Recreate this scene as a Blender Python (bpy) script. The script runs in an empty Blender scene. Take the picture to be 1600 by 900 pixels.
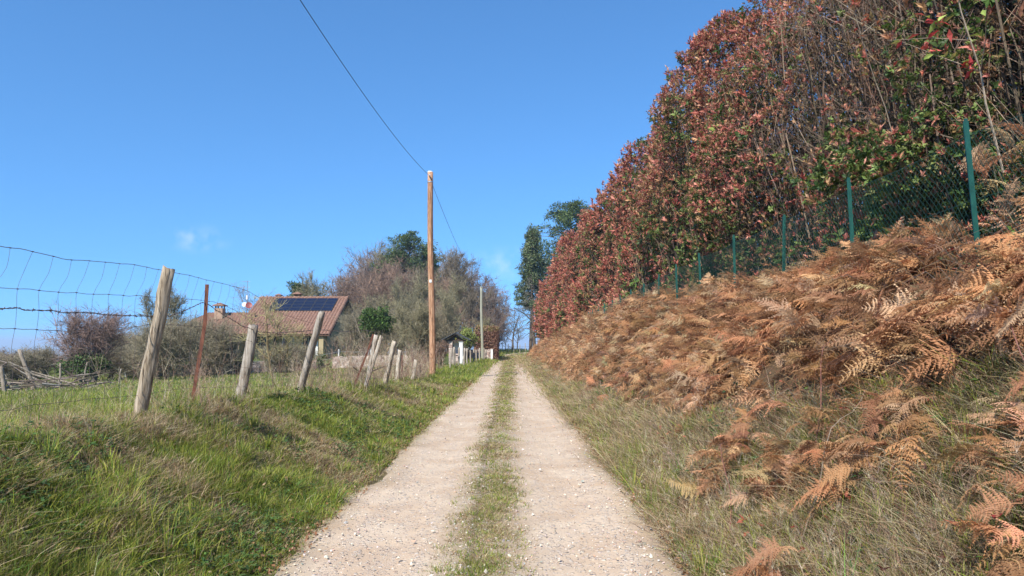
import bpy, math, random
import numpy as np
from mathutils import Vector, Matrix

rnd = random.Random(7)
rng = np.random.default_rng(11)
S = bpy.context.scene
COL = S.collection

# ------------------------------------------------------------------ camera, world, sun, exposure
F_PX = 1111.0                      # focal length in pixels of a 1600 px wide frame
cam_d = bpy.data.cameras.new('camera')
cam_d.sensor_width = 36.0
cam_d.lens = F_PX * 36.0 / 1600.0
cam_d.clip_start = 0.05
cam_d.clip_end = 60000
cam = bpy.data.objects.new('camera', cam_d)
COL.objects.link(cam)
cam.location = (0, 0, 1.6)
cam.rotation_euler = (math.radians(90 + 4.37), 0, 0)
S.camera = cam

SUN_EL = math.radians(45)
SUN_AZ = math.radians(206)         # clockwise from +Y: behind the camera on the left
sun_dir = Vector((math.sin(SUN_AZ) * math.cos(SUN_EL), math.cos(SUN_AZ) * math.cos(SUN_EL), math.sin(SUN_EL)))
sun_d = bpy.data.lights.new('sun', 'SUN')
sun_d.energy = 5.0
sun_d.angle = math.radians(0.5)
sun_d.color = (1.0, 0.95, 0.87)
sun = bpy.data.objects.new('sun', sun_d)
COL.objects.link(sun)
sun.rotation_euler = (-sun_dir).to_track_quat('-Z', 'Y').to_euler()

W = bpy.data.worlds.new('World')
S.world = W
W.use_nodes = True
nt = W.node_tree
nt.nodes.clear()
n_out = nt.nodes.new('ShaderNodeOutputWorld')
n_bg = nt.nodes.new('ShaderNodeBackground')
n_sky = nt.nodes.new('ShaderNodeTexSky')
n_sky.sky_type = 'NISHITA'
n_sky.sun_disc = False
n_sky.sun_elevation = SUN_EL
n_sky.sun_rotation = SUN_AZ
n_sky.altitude = 300
n_sky.air_density = 1.0
n_sky.dust_density = 0.0
n_sky.ozone_density = 4.0
n_bg.inputs['Strength'].default_value = 0.13
# two faint wisps of cloud low over the trees
tc = nt.nodes.new('ShaderNodeTexCoord')
noi = nt.nodes.new('ShaderNodeTexNoise'); noi.inputs['Scale'].default_value = 38; noi.inputs['Detail'].default_value = 6
nt.links.new(tc.outputs['Generated'], noi.inputs['Vector'])
def cloud_dir(px, py):
    v = Vector(((px - 800) / F_PX, 1.0, (535 - py) / F_PX)); v.normalize(); return v
cloud_f = None
for (px, py, rad, sx) in ((305, 373, 0.05, 1.0), (788, 412, 0.065, .8)):
    d = cloud_dir(px, py)
    sub = nt.nodes.new('ShaderNodeVectorMath'); sub.operation = 'SUBTRACT'; sub.inputs[1].default_value = d
    nt.links.new(tc.outputs['Generated'], sub.inputs[0])
    mul = nt.nodes.new('ShaderNodeVectorMath'); mul.operation = 'MULTIPLY'; mul.inputs[1].default_value = (1, 1, 2.1)
    nt.links.new(sub.outputs[0], mul.inputs[0])
    ln = nt.nodes.new('ShaderNodeVectorMath'); ln.operation = 'LENGTH'; nt.links.new(mul.outputs[0], ln.inputs[0])
    mr = nt.nodes.new('ShaderNodeMapRange'); mr.interpolation_type = 'SMOOTHSTEP'
    mr.inputs['From Min'].default_value = rad; mr.inputs['From Max'].default_value = 0
    mr.inputs['To Min'].default_value = 0; mr.inputs['To Max'].default_value = sx
    nt.links.new(ln.outputs['Value'], mr.inputs['Value'])
    if cloud_f is None: cloud_f = mr.outputs[0]
    else:
        ad = nt.nodes.new('ShaderNodeMath'); ad.operation = 'ADD'
        nt.links.new(cloud_f, ad.inputs[0]); nt.links.new(mr.outputs[0], ad.inputs[1]); cloud_f = ad.outputs[0]
mr2 = nt.nodes.new('ShaderNodeMapRange'); mr2.inputs['From Min'].default_value = .42; mr2.inputs['From Max'].default_value = .7
nt.links.new(noi.outputs['Fac'], mr2.inputs['Value'])
mm = nt.nodes.new('ShaderNodeMath'); mm.operation = 'MULTIPLY'
nt.links.new(cloud_f, mm.inputs[0]); nt.links.new(mr2.outputs[0], mm.inputs[1])
mm2 = nt.nodes.new('ShaderNodeMath'); mm2.operation = 'MULTIPLY'; mm2.inputs[1].default_value = .35
nt.links.new(mm.outputs[0], mm2.inputs[0])
# the look-up direction is lifted so that the clear air stays blue down to the skyline
vm1 = nt.nodes.new('ShaderNodeVectorMath'); vm1.operation = 'MULTIPLY'; vm1.inputs[1].default_value = (1, 1, .85)
vm2 = nt.nodes.new('ShaderNodeVectorMath'); vm2.operation = 'ADD'; vm2.inputs[1].default_value = (0, 0, .15)
vm3 = nt.nodes.new('ShaderNodeVectorMath'); vm3.operation = 'NORMALIZE'
nt.links.new(tc.outputs['Generated'], vm1.inputs[0]); nt.links.new(vm1.outputs[0], vm2.inputs[0]); nt.links.new(vm2.outputs[0], vm3.inputs[0])
nt.links.new(vm3.outputs[0], n_sky.inputs['Vector'])
# camera-like rendition of the blue: one grade on the sky itself, the same for every ray
hs = nt.nodes.new('ShaderNodeMixRGB'); hs.blend_type = 'MULTIPLY'; hs.inputs['Fac'].default_value = 1
hs.inputs['Color2'].default_value = (0.62, 1.0, 1.22, 1)
nt.links.new(n_sky.outputs[0], hs.inputs['Color1'])
mx = nt.nodes.new('ShaderNodeMixRGB'); mx.inputs['Color2'].default_value = (6.0, 6.3, 6.8, 1)
nt.links.new(mm2.outputs[0], mx.inputs['Fac']); nt.links.new(hs.outputs[0], mx.inputs['Color1'])
nt.links.new(mx.outputs[0], n_bg.inputs['Color']); nt.links.new(n_bg.outputs[0], n_out.inputs['Surface'])

S.view_settings.view_transform = 'Standard'
S.view_settings.look = 'None'
S.view_settings.exposure = 0.55
S.view_settings.gamma = 1.0
S.view_settings.use_curve_mapping = False
S.cycles.max_bounces = 6
S.cycles.transparent_max_bounces = 8
S.cycles.volume_bounces = 0

# ------------------------------------------------------------------ noise and terrain
def _hash(ix, iy, seed):
    h = (ix.astype(np.int64) * 374761393 + iy.astype(np.int64) * 668265263 + seed * 974634777) & 0xffffffff
    h = ((h ^ (h >> 13)) * 1274126177) & 0xffffffff
    return ((h ^ (h >> 16)) & 0xffff) / 65535.0

def vn(x, y, seed=0):
    """value noise, 0..1"""
    x = np.asarray(x, float); y = np.asarray(y, float)
    ix = np.floor(x); iy = np.floor(y); fx = x - ix; fy = y - iy
    fx = fx * fx * (3 - 2 * fx); fy = fy * fy * (3 - 2 * fy)
    a = _hash(ix, iy, seed); b = _hash(ix + 1, iy, seed); c = _hash(ix, iy + 1, seed); d = _hash(ix + 1, iy + 1, seed)
    return (a * (1 - fx) + b * fx) * (1 - fy) + (c * (1 - fx) + d * fx) * fy

def fbm(x, y, seed=0, o=3):
    s = 0; a = 1; t = 0
    for i in range(o):
        s = s + a * vn(x * 2 ** i, y * 2 ** i, seed + i); t += a; a *= .5
    return s / t

def sst(e0, e1, x):
    t = np.clip((x - e0) / (e1 - e0), 0, 1); return t * t * (3 - 2 * t)

def centre(Y):                      # the track bends a little to the right where it tops the rise
    return np.interp(Y, [70, 90, 105, 125], [0, .5, 2.0, 5.5])

L_EDGE, R_EDGE = -1.70, 1.30
def H(X, Y, rough=True):
    X = np.asarray(X, float); Y = np.asarray(Y, float)
    U = X - centre(Y)
    # left
    z0 = np.interp(Y, [-10, 5, 7, 12, 20, 30, 45, 90, 125], [1.0, .95, .86, .73, .43, .13, .0, .0, .25])
    s = np.clip((L_EDGE - .05 - U) / 1.75, 0, 1)
    zl = z0 * (.45 * s + .55 * s * s * (3 - 2 * s))
    f = np.maximum(-3.5 - U, 0)
    zl = zl - .035 * np.minimum(f, 30) - .10 * np.maximum(f - 30, 0)
    T = sst(53.5, 54.3, Y) * sst(-40, -36, X) * sst(-5.2, -6.2, X) * (1 - sst(84, 90, Y))
    zl = zl * (1 - T) + .12 * T
    # right
    k = np.interp(Y, [0, 55, 66, 78, 95, 125], [1, 1, .93, .45, .15, .1])
    zr = k * np.interp(U, [R_EDGE + .03, 1.9, 2.6, 3.6, 5, 9, 30, 60], [0, .40, 1.12, 2.2, 2.5, 3.1, 4.0, 3.0])
    z = np.where(U < 0, zl, zr)
    if rough:
        m = np.clip(np.maximum(L_EDGE - U, U - R_EDGE) / .5, 0, 1)
        z = z + m * (.10 * (fbm(X * 1.3, Y * 1.3, 3) - .5) + .07 * (vn(X * 4, Y * 4, 5) - .5))
    # the far land falls away to the plain
    R = np.sqrt(X * X + Y * Y)
    z = z - np.maximum(Y - 128, 0) * .16 * (Y > 128) - np.maximum(X - 60, 0) * .08
    z = z - np.maximum(R - 170, 0) * .12
    z = np.maximum(z, -150 + 10 * vn(X / 900, Y / 900, 9))
    back = np.minimum(0, Y + 20)
    z = z + 0 * back
    return z
def h1(x, y): return float(H(x, y))

# ------------------------------------------------------------------ mesh helpers
def new_mesh(name, V, Fs, col=None, smooth=False):
    V = np.ascontiguousarray(V, np.float32)
    if isinstance(Fs, np.ndarray): Fs = [Fs]
    Fs = [np.asarray(f, np.int32) for f in Fs if len(f)]
    me = bpy.data.meshes.new(name)
    me.vertices.add(len(V)); me.vertices.foreach_set('co', V.ravel())
    loops = np.concatenate([f.ravel() for f in Fs])
    tot = np.concatenate([np.full(len(f), f.shape[1], np.int32) for f in Fs])
    st = np.concatenate([[0], np.cumsum(tot)[:-1]]).astype(np.int32)
    me.loops.add(len(loops)); me.loops.foreach_set('vertex_index', loops)
    me.polygons.add(len(tot)); me.polygons.foreach_set('loop_start', st); me.polygons.foreach_set('loop_total', tot)
    me.polygons.foreach_set('use_smooth', np.full(len(tot), smooth, bool))
    me.update(calc_edges=True)
    if col is not None:
        col = np.asarray(col, np.float32)
        if col.shape[1] == 3: col = np.concatenate([col, np.ones((len(col), 1), np.float32)], 1)
        at = me.color_attributes.new('Col', 'FLOAT_COLOR', 'POINT')
        at.data.foreach_set('color', np.ascontiguousarray(col).ravel())
    return me

def obj(name, V, Fs, mat, parent=None, col=None, smooth=False, label=None):
    o = bpy.data.objects.new(name, new_mesh(name, V, Fs, col, smooth))
    o.data.materials.append(mat)
    COL.objects.link(o)
    if parent is not None: o.parent = parent
    if label: o['label'] = label
    return o

def tag(o, label, cat, group=None, kind=None):
    if label: o['label'] = label
    if cat: o['category'] = cat
    if group: o['group'] = group
    if kind: o['kind'] = kind
    return o

def empty(name, loc=(0, 0, 0), rz=0.0):
    o = bpy.data.objects.new(name, None); COL.objects.link(o)
    o.location = loc; o.rotation_euler = (0, 0, rz); o.empty_display_size = .3
    return o

class MB:
    """collects shapes into one mesh"""
    def __init__(s): s.V = []; s.F = {3: [], 4: []}; s.C = []; s.n = 0
    def add(s, V, F, c=(1, 1, 1)):
        V = np.asarray(V, float).reshape(-1, 3); F = np.asarray(F, int)
        s.F[F.shape[1]].append(F + s.n); s.V.append(V)
        c = np.asarray(c, float)
        s.C.append(np.tile(c, (len(V), 1)) if c.ndim == 1 else c); s.n += len(V)
    def multi(s, V, Fl, c=(1, 1, 1)):
        V = np.asarray(V, float).reshape(-1, 3)
        for F in Fl:
            F = np.asarray(F, int); s.F[F.shape[1]].append(F + s.n)
        s.V.append(V); c = np.asarray(c, float)
        s.C.append(np.tile(c, (len(V), 1)) if c.ndim == 1 else c); s.n += len(V)
    def box(s, x0, x1, y0, y1, z0, z1, c=(1, 1, 1), M=None):
        V = np.array([[x, y, z] for z in (z0, z1) for (x, y) in ((x0, y0), (x1, y0), (x1, y1), (x0, y1))], float)
        if M is not None: V = V @ np.array(M.to_3x3()).T + np.array(M.translation)
        s.add(V, [[0, 3, 2, 1], [4, 5, 6, 7], [0, 1, 5, 4], [1, 2, 6, 5], [2, 3, 7, 6], [3, 0, 4, 7]], c)
    def tube(s, P, R, k=8, c=(1, 1, 1), caps=True, jit=0.0, seed=0):
        P = np.asarray(P, float); R = np.broadcast_to(np.asarray(R, float), (len(P),))
        T = np.gradient(P, axis=0); T /= np.linalg.norm(T, axis=1)[:, None] + 1e-9
        ref = np.array([0, 0, 1.0]) if abs(T[0][2]) < .9 else np.array([1.0, 0, 0])
        A = np.cross(T, ref); A /= np.linalg.norm(A, axis=1)[:, None] + 1e-9
        B = np.cross(T, A)
        a = np.linspace(0, 2 * np.pi, k, endpoint=False)
        rr = R[:, None] * np.ones(k)
        if jit:
            g = np.random.default_rng(seed)
            rr = rr * (1 + jit * (g.random(k)[None, :] - .5) * 1.4 + jit * (g.random((len(P), k)) - .5) * .6)
        V = P[:, None] + rr[..., None] * (np.cos(a)[None, :, None] * A[:, None] + np.sin(a)[None, :, None] * B[:, None])
        n = len(P); i = np.arange(n - 1)[:, None] * k; j = np.arange(k)[None]; jn = (j + 1) % k
        F = np.stack([i + j, i + jn, i + k + jn, i + k + j], -1).reshape(-1, 4)
        V = V.reshape(-1, 3)
        if caps:
            V = np.concatenate([V, P[:1], P[-1:]]); c0 = n * k; jj = np.arange(k)
            F3 = np.concatenate([np.stack([jj, np.full(k, c0), (jj + 1) % k], -1),
                                 np.stack([(n - 1) * k + jj, (n - 1) * k + (jj + 1) % k, np.full(k, c0 + 1)], -1)])
            s.multi(V, [F, F3], c)
        else: s.add(V, F, c)
    def build(s, name, mat, parent=None, smooth=False, label=None):
        Fs = [np.concatenate(f) for f in s.F.values() if f]
        return obj(name, np.concatenate(s.V), Fs, mat, parent, np.concatenate(s.C), smooth, label)

def seg_mesh(P0, P1, R0, R1, k=3):
    """many separate tapered segments at once"""
    P0 = np.asarray(P0, float); P1 = np.asarray(P1, float)
    T = P1 - P0; T /= np.linalg.norm(T, axis=1)[:, None] + 1e-9
    ref = np.where(np.abs(T[:, 2:3]) < .9, [[0, 0, 1.0]], [[1.0, 0, 0]])
    A = np.cross(T, ref); A /= np.linalg.norm(A, axis=1)[:, None] + 1e-9; B = np.cross(T, A)
    a = np.linspace(0, 2 * np.pi, k, endpoint=False)
    ring = np.cos(a)[None, :, None] * A[:, None] + np.sin(a)[None, :, None] * B[:, None]
    V = np.concatenate([P0[:, None] + np.asarray(R0)[:, None, None] * ring, P1[:, None] + np.asarray(R1)[:, None, None] * ring], 1)
    n = len(P0); b = np.arange(n)[:, None] * 2 * k; j = np.arange(k)[None]; jn = (j + 1) % k
    F = np.stack([b + j, b + jn, b + k + jn, b + k + j], -1).reshape(-1, 4)
    return V.reshape(-1, 3), F

def rotm(yaw, pitch, roll):
    """R = Rz(yaw) Rx(pitch) Ry(roll), arrays"""
    yaw, pitch, roll = np.broadcast_arrays(yaw, pitch, roll)
    n = len(yaw); cy, sy, cp, sp, cr, sr = np.cos(yaw), np.sin(yaw), np.cos(pitch), np.sin(pitch), np.cos(roll), np.sin(roll)
    Z = np.zeros((n, 3, 3)); Z[:, 0, 0] = cy; Z[:, 0, 1] = -sy; Z[:, 1, 0] = sy; Z[:, 1, 1] = cy; Z[:, 2, 2] = 1
    Xr = np.zeros((n, 3, 3)); Xr[:, 0, 0] = 1; Xr[:, 1, 1] = cp; Xr[:, 1, 2] = -sp; Xr[:, 2, 1] = sp; Xr[:, 2, 2] = cp
    Yr = np.zeros((n, 3, 3)); Yr[:, 0, 0] = cr; Yr[:, 0, 2] = sr; Yr[:, 1, 1] = 1; Yr[:, 2, 0] = -sr; Yr[:, 2, 2] = cr
    return Z @ Xr @ Yr

def scatter(PV, PF, pos, Rm, sc, col, tint=None):
    """copies of one small shape merged: returns V, F, C"""
    PV = np.asarray(PV, float); n = len(pos); m = len(PV)
    V = np.einsum('nij,kj->nki', Rm * np.asarray(sc).reshape(-1, 1, 1), PV) + pos[:, None]
    F = (np.asarray(PF)[None] + (np.arange(n) * m)[:, None, None]).reshape(-1, np.asarray(PF).shape[1])
    C = np.repeat(col[:, None], m, 1)
    if tint is not None: C = C * np.asarray(tint)[None, :, None]
    return V.reshape(-1, 3), F, C.reshape(-1, 3)

def join(parts):
    V = []; F = []; C = []; n = 0
    for v, f, c in parts:
        if len(v) == 0: continue
        V.append(v); F.append(f + n); C.append(c); n += len(v)
    by = {}
    for f in F: by.setdefault(f.shape[1], []).append(f)
    return np.concatenate(V), [np.concatenate(f) for f in by.values()], np.concatenate(C)

def pick(colors, idx, jitter=.15, g=rng):
    c = np.asarray(colors, float)[idx]
    return np.clip(c * (1 + jitter * g.normal(size=(len(idx), 1))) * (1 + .05 * g.normal(size=(len(idx), 3))), .004, .9)

# ------------------------------------------------------------------ materials
def mat_base(name):
    m = bpy.data.materials.new(name); m.use_nodes = True
    n = m.node_tree.nodes; l = m.node_tree.links
    b = n['Principled BSDF']
    return m, n, l, b

def leafy(name, rough=.55, trans=.3, spec=.3, noise=0.0, nscale=60):
    """leaf / grass material: colour comes from the point colour of each leaf"""
    m, n, l, b = mat_base(name)
    a = n.new('ShaderNodeAttribute'); a.attribute_name = 'Col'
    out = a.outputs['Color']
    if noise:
        t = n.new('ShaderNodeTexNoise'); t.inputs['Scale'].default_value = nscale; t.inputs['Detail'].default_value = 3
        g = n.new('ShaderNodeNewGeometry'); l.new(g.outputs['Position'], t.inputs['Vector'])
        r = n.new('ShaderNodeMapRange'); r.inputs['To Min'].default_value = 1 - noise; r.inputs['To Max'].default_value = 1 + noise
        r.inputs['From Min'].default_value = .3; r.inputs['From Max'].default_value = .7
        l.new(t.outputs['Fac'], r.inputs['Value'])
        x = n.new('ShaderNodeVectorMath'); x.operation = 'SCALE'; l.new(out, x.inputs[0]); l.new(r.outputs[0], x.inputs['Scale'])
        out = x.outputs[0]
    l.new(out, b.inputs['Base Color'])
    b.inputs['Roughness'].default_value = rough
    b.inputs['Specular IOR Level'].default_value = spec
    if trans:
        tr = n.new('ShaderNodeBsdfTranslucent'); l.new(out, tr.inputs['Color'])
        mxs = n.new('ShaderNodeMixShader'); mxs.inputs['Fac'].default_value = trans
        l.new(b.outputs[0], mxs.inputs[1]); l.new(tr.outputs[0], mxs.inputs[2])
        l.new(mxs.outputs[0], n['Material Output'].inputs['Surface'])
    return m

def rough_mat(name, cols, scale=8, rough=.85, bump=.3, stretch=(1, 1, 1), detail=6, bdist=.02, coords='Object', usecol=False, metallic=0, spec=.3, bscale=None):
    """noise driven colour ramp + bump; cols = [(pos, rgb)...]"""
    m, n, l, b = mat_base(name)
    tcn = n.new('ShaderNodeTexCoord'); mp = n.new('ShaderNodeMapping'); mp.inputs['Scale'].default_value = stretch
    if coords == 'Position':
        g = n.new('ShaderNodeNewGeometry'); l.new(g.outputs['Position'], mp.inputs['Vector'])
    else: l.new(tcn.outputs[coords], mp.inputs['Vector'])
    t = n.new('ShaderNodeTexNoise'); t.inputs['Scale'].default_value = scale; t.inputs['Detail'].default_value = detail
    t.inputs['Roughness'].default_value = .65
    l.new(mp.outputs[0], t.inputs['Vector'])
    cr = n.new('ShaderNodeValToRGB'); e = cr.color_ramp.elements
    while len(e) < len(cols): e.new(.5)
    for i, (p, c) in enumerate(cols): e[i].position = p; e[i].color = (*c, 1)
    l.new(t.outputs['Fac'], cr.inputs['Fac'])
    out = cr.outputs[0]
    if usecol:
        a = n.new('ShaderNodeAttribute'); a.attribute_name = 'Col'
        x = n.new('ShaderNodeMixRGB'); x.blend_type = 'MULTIPLY'; x.inputs['Fac'].default_value = 1
        l.new(out, x.inputs['Color1']); l.new(a.outputs['Color'], x.inputs['Color2']); out = x.outputs[0]
    l.new(out, b.inputs['Base Color'])
    b.inputs['Roughness'].default_value = rough; b.inputs['Metallic'].default_value = metallic
    b.inputs['Specular IOR Level'].default_value = spec
    if bump:
        t2 = t
        if bscale:
            t2 = n.new('ShaderNodeTexNoise'); t2.inputs['Scale'].default_value = bscale; t2.inputs['Detail'].default_value = 5
            l.new(mp.outputs[0], t2.inputs['Vector'])
        bp = n.new('ShaderNodeBump'); bp.inputs['Strength'].default_value = bump; bp.inputs['Distance'].default_value = bdist
        l.new(t2.outputs['Fac'], bp.inputs['Height']); l.new(bp.outputs[0], b.inputs['Normal'])
    return m

M = {}
M['grass'] = leafy('grass_blades', .65, .38, .10)
M['bracken'] = leafy('dead_bracken', .85, .38, .05)
M['leaf'] = leafy('hedge_leaves', .5, .25, .3)
M['leaf_far'] = leafy('tree_leaves', .55, .2, .3)
M['litter'] = leafy('dry_litter', .85, .1, .1)
M['stone'] = leafy('pebbles', .8, 0, .3, .25, 90)
M['twig'] = leafy('twigs', .85, 0, .15, .3, 30)
M['bark'] = rough_mat('bark', [(.3, (.07, .055, .045)), (.7, (.17, .145, .12))], 9, .9, .6, (3, 3, .6), usecol=True)
M['old_post'] = rough_mat('weathered_post_wood', [(.34, (.09, .065, .045)), (.44, (.30, .25, .19)), (.68, (.55, .49, .41))], 5, .85, 1.0, (8, 8, .5), bdist=.02, usecol=True)
M['pole_wood'] = rough_mat('brown_pole_wood', [(.34, (.20, .10, .055)), (.5, (.42, .22, .12)), (.66, (.58, .37, .23))], 3.4, .85, .8, (9, 9, .9), usecol=True)
M['pole_grey'] = rough_mat('grey_pole_wood', [(.3, (.24, .24, .17)), (.7, (.38, .37, .28))], 3, .8, .4, (7, 7, .6))
M['rust'] = rough_mat('rusty_iron', [(.3, (.07, .028, .018)), (.55, (.15, .055, .032)), (.75, (.24, .11, .065))], 14, .8, .4, (2, 2, .7), bdist=.004)
M['wire'] = rough_mat('old_wire', [(.35, (.09, .06, .05)), (.65, (.22, .17, .15))], 20, .6, 0, metallic=.3)
M['cable'] = rough_mat('black_cable', [(.3, (.02, .02, .02)), (.7, (.04, .04, .04))], 3, .5, 0)
M['green_metal'] = rough_mat('green_coated_metal', [(.3, (.008, .05, .042)), (.6, (.014, .085, .068)), (.8, (.05, .15, .12))], 25, .5, .3, (1, 1, .4), bdist=.003)
M['green_wire'] = rough_mat('green_wire', [(.3, (.012, .05, .04)), (.7, (.03, .09, .07))], 9, .5, 0)
M['plaster'] = rough_mat('ochre_plaster', [(.3, (.34, .27, .15)), (.7, (.44, .36, .21))], 2, .9, .1)
M['tile'] = rough_mat('terracotta_tile', [(.25, (.15, .08, .055)), (.5, (.235, .13, .088)), (.75, (.33, .205, .15))], 5, .85, .2, detail=8)
M['brick'] = rough_mat('chimney_brick', [(.3, (.28, .17, .11)), (.7, (.45, .32, .22))], 8, .9, .4)
M['wood_dark'] = rough_mat('dark_timber', [(.3, (.035, .022, .015)), (.7, (.08, .05, .035))], 6, .7, .2, (1, 6, 6))
M['white'] = rough_mat('white_paint', [(.3, (.66, .66, .62)), (.7, (.80, .80, .77))], 4, .6, .05)
M['redpaint'] = rough_mat('red_paint', [(.3, (.24, .05, .045)), (.7, (.30, .08, .065))], 4, .5, 0)
M['slate'] = rough_mat('dark_slate', [(.3, (.035, .04, .045)), (.7, (.09, .095, .10))], 9, .7, .3)
M['steel'] = rough_mat('galvanised_steel', [(.3, (.35, .36, .37)), (.7, (.5, .51, .52))], 9, .45, 0, metallic=.6)
def mk_glass():
    m, n, l, b = mat_base('window_glass'); b.inputs['Base Color'].default_value = (.02, .025, .03, 1); b.inputs['Roughness'].default_value = .08
    return m
M['glass'] = mk_glass()
def mk_panel():
    m, n, l, b = mat_base('solar_cells'); b.inputs['Roughness'].default_value = .4; b.inputs['Specular IOR Level'].default_value = .2
    t = n.new('ShaderNodeTexCoord'); br = n.new('ShaderNodeTexBrick'); br.offset = 0
    br.inputs['Color1'].default_value = (.006, .010, .03, 1); br.inputs['Color2'].default_value = (.008, .014, .04, 1); br.inputs['Mortar'].default_value = (.03, .04, .06, 1)
    br.inputs['Scale'].default_value = 6; br.inputs['Mortar Size'].default_value = .02; br.inputs['Brick Width'].default_value = 1; br.inputs['Row Height'].default_value = 1
    l.new(t.outputs['Object'], br.inputs['Vector']); l.new(br.outputs['Color'], b.inputs['Base Color'])
    return m
M['cells'] = mk_panel()
def mk_stonewall(name, c1, c2, mortar, sc=3.2):
    m, n, l, b = mat_base(name); b.inputs['Roughness'].default_value = .9
    g = n.new('ShaderNodeNewGeometry'); mp = n.new('ShaderNodeMapping'); mp.inputs['Scale'].default_value = (1, 1, 1.7)
    l.new(g.outputs['Position'], mp.inputs['Vector'])
    v = n.new('ShaderNodeTexVoronoi'); v.inputs['Scale'].default_value = sc; l.new(mp.outputs[0], v.inputs['Vector'])
    v2 = n.new('ShaderNodeTexVoronoi'); v2.feature = 'DISTANCE_TO_EDGE'; v2.inputs['Scale'].default_value = sc; l.new(mp.outputs[0], v2.inputs['Vector'])
    cr = n.new('ShaderNodeValToRGB'); cr.color_ramp.elements[0].color = (*c1, 1); cr.color_ramp.elements[1].color = (*c2, 1)
    sp = n.new('ShaderNodeSeparateColor'); l.new(v.outputs['Color'], sp.inputs[0]); l.new(sp.outputs[0], cr.inputs['Fac'])
    r = n.new('ShaderNodeMapRange'); r.inputs['From Max'].default_value = .07; l.new(v2.outputs['Distance'], r.inputs['Value'])
    x = n.new('ShaderNodeMixRGB'); x.inputs['Color1'].default_value = (*mortar, 1); l.new(r.outputs[0], x.inputs['Fac']); l.new(cr.outputs[0], x.inputs['Color2'])
    l.new(x.outputs[0], b.inputs['Base Color'])
    bp = n.new('ShaderNodeBump'); bp.inputs['Strength'].default_value = .8; bp.inputs['Distance'].default_value = .04
    l.new(r.outputs[0], bp.inputs['Height']); l.new(bp.outputs[0], b.inputs['Normal'])
    return m
M['wallstone'] = mk_stonewall('rubble_stone', (.34, .22, .18), (.62, .52, .44), (.32, .27, .23))

def mk_ground():
    m, n, l, b = mat_base('soil_and_thatch'); b.inputs['Roughness'].default_value = .95; b.inputs['Specular IOR Level'].default_value = .1
    a = n.new('ShaderNodeAttribute'); a.attribute_name = 'Col'
    g = n.new('ShaderNodeNewGeometry')
    t = n.new('ShaderNodeTexNoise'); t.inputs['Scale'].default_value = 14; t.inputs['Detail'].default_value = 8; t.inputs['Roughness'].default_value = .7
    l.new(g.outputs['Position'], t.inputs['Vector'])
    r = n.new('ShaderNodeMapRange'); r.inputs['From Min'].default_value = .3; r.inputs['From Max'].default_value = .7
    r.inputs['To Min'].default_value = .55; r.inputs['To Max'].default_value = 1.45
    l.new(t.outputs['Fac'], r.inputs['Value'])
    x = n.new('ShaderNodeVectorMath'); x.operation = 'SCALE'; l.new(a.outputs['Color'], x.inputs[0]); l.new(r.outputs[0], x.inputs['Scale'])
    l.new(x.outputs[0], b.inputs['Base Color'])
    bp = n.new('ShaderNodeBump'); bp.inputs['Strength'].default_value = .6; bp.inputs['Distance'].default_value = .03
    l.new(t.outputs['Fac'], bp.inputs['Height']); l.new(bp.outputs[0], b.inputs['Normal'])
    return m
M['ground'] = mk_ground()

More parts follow.
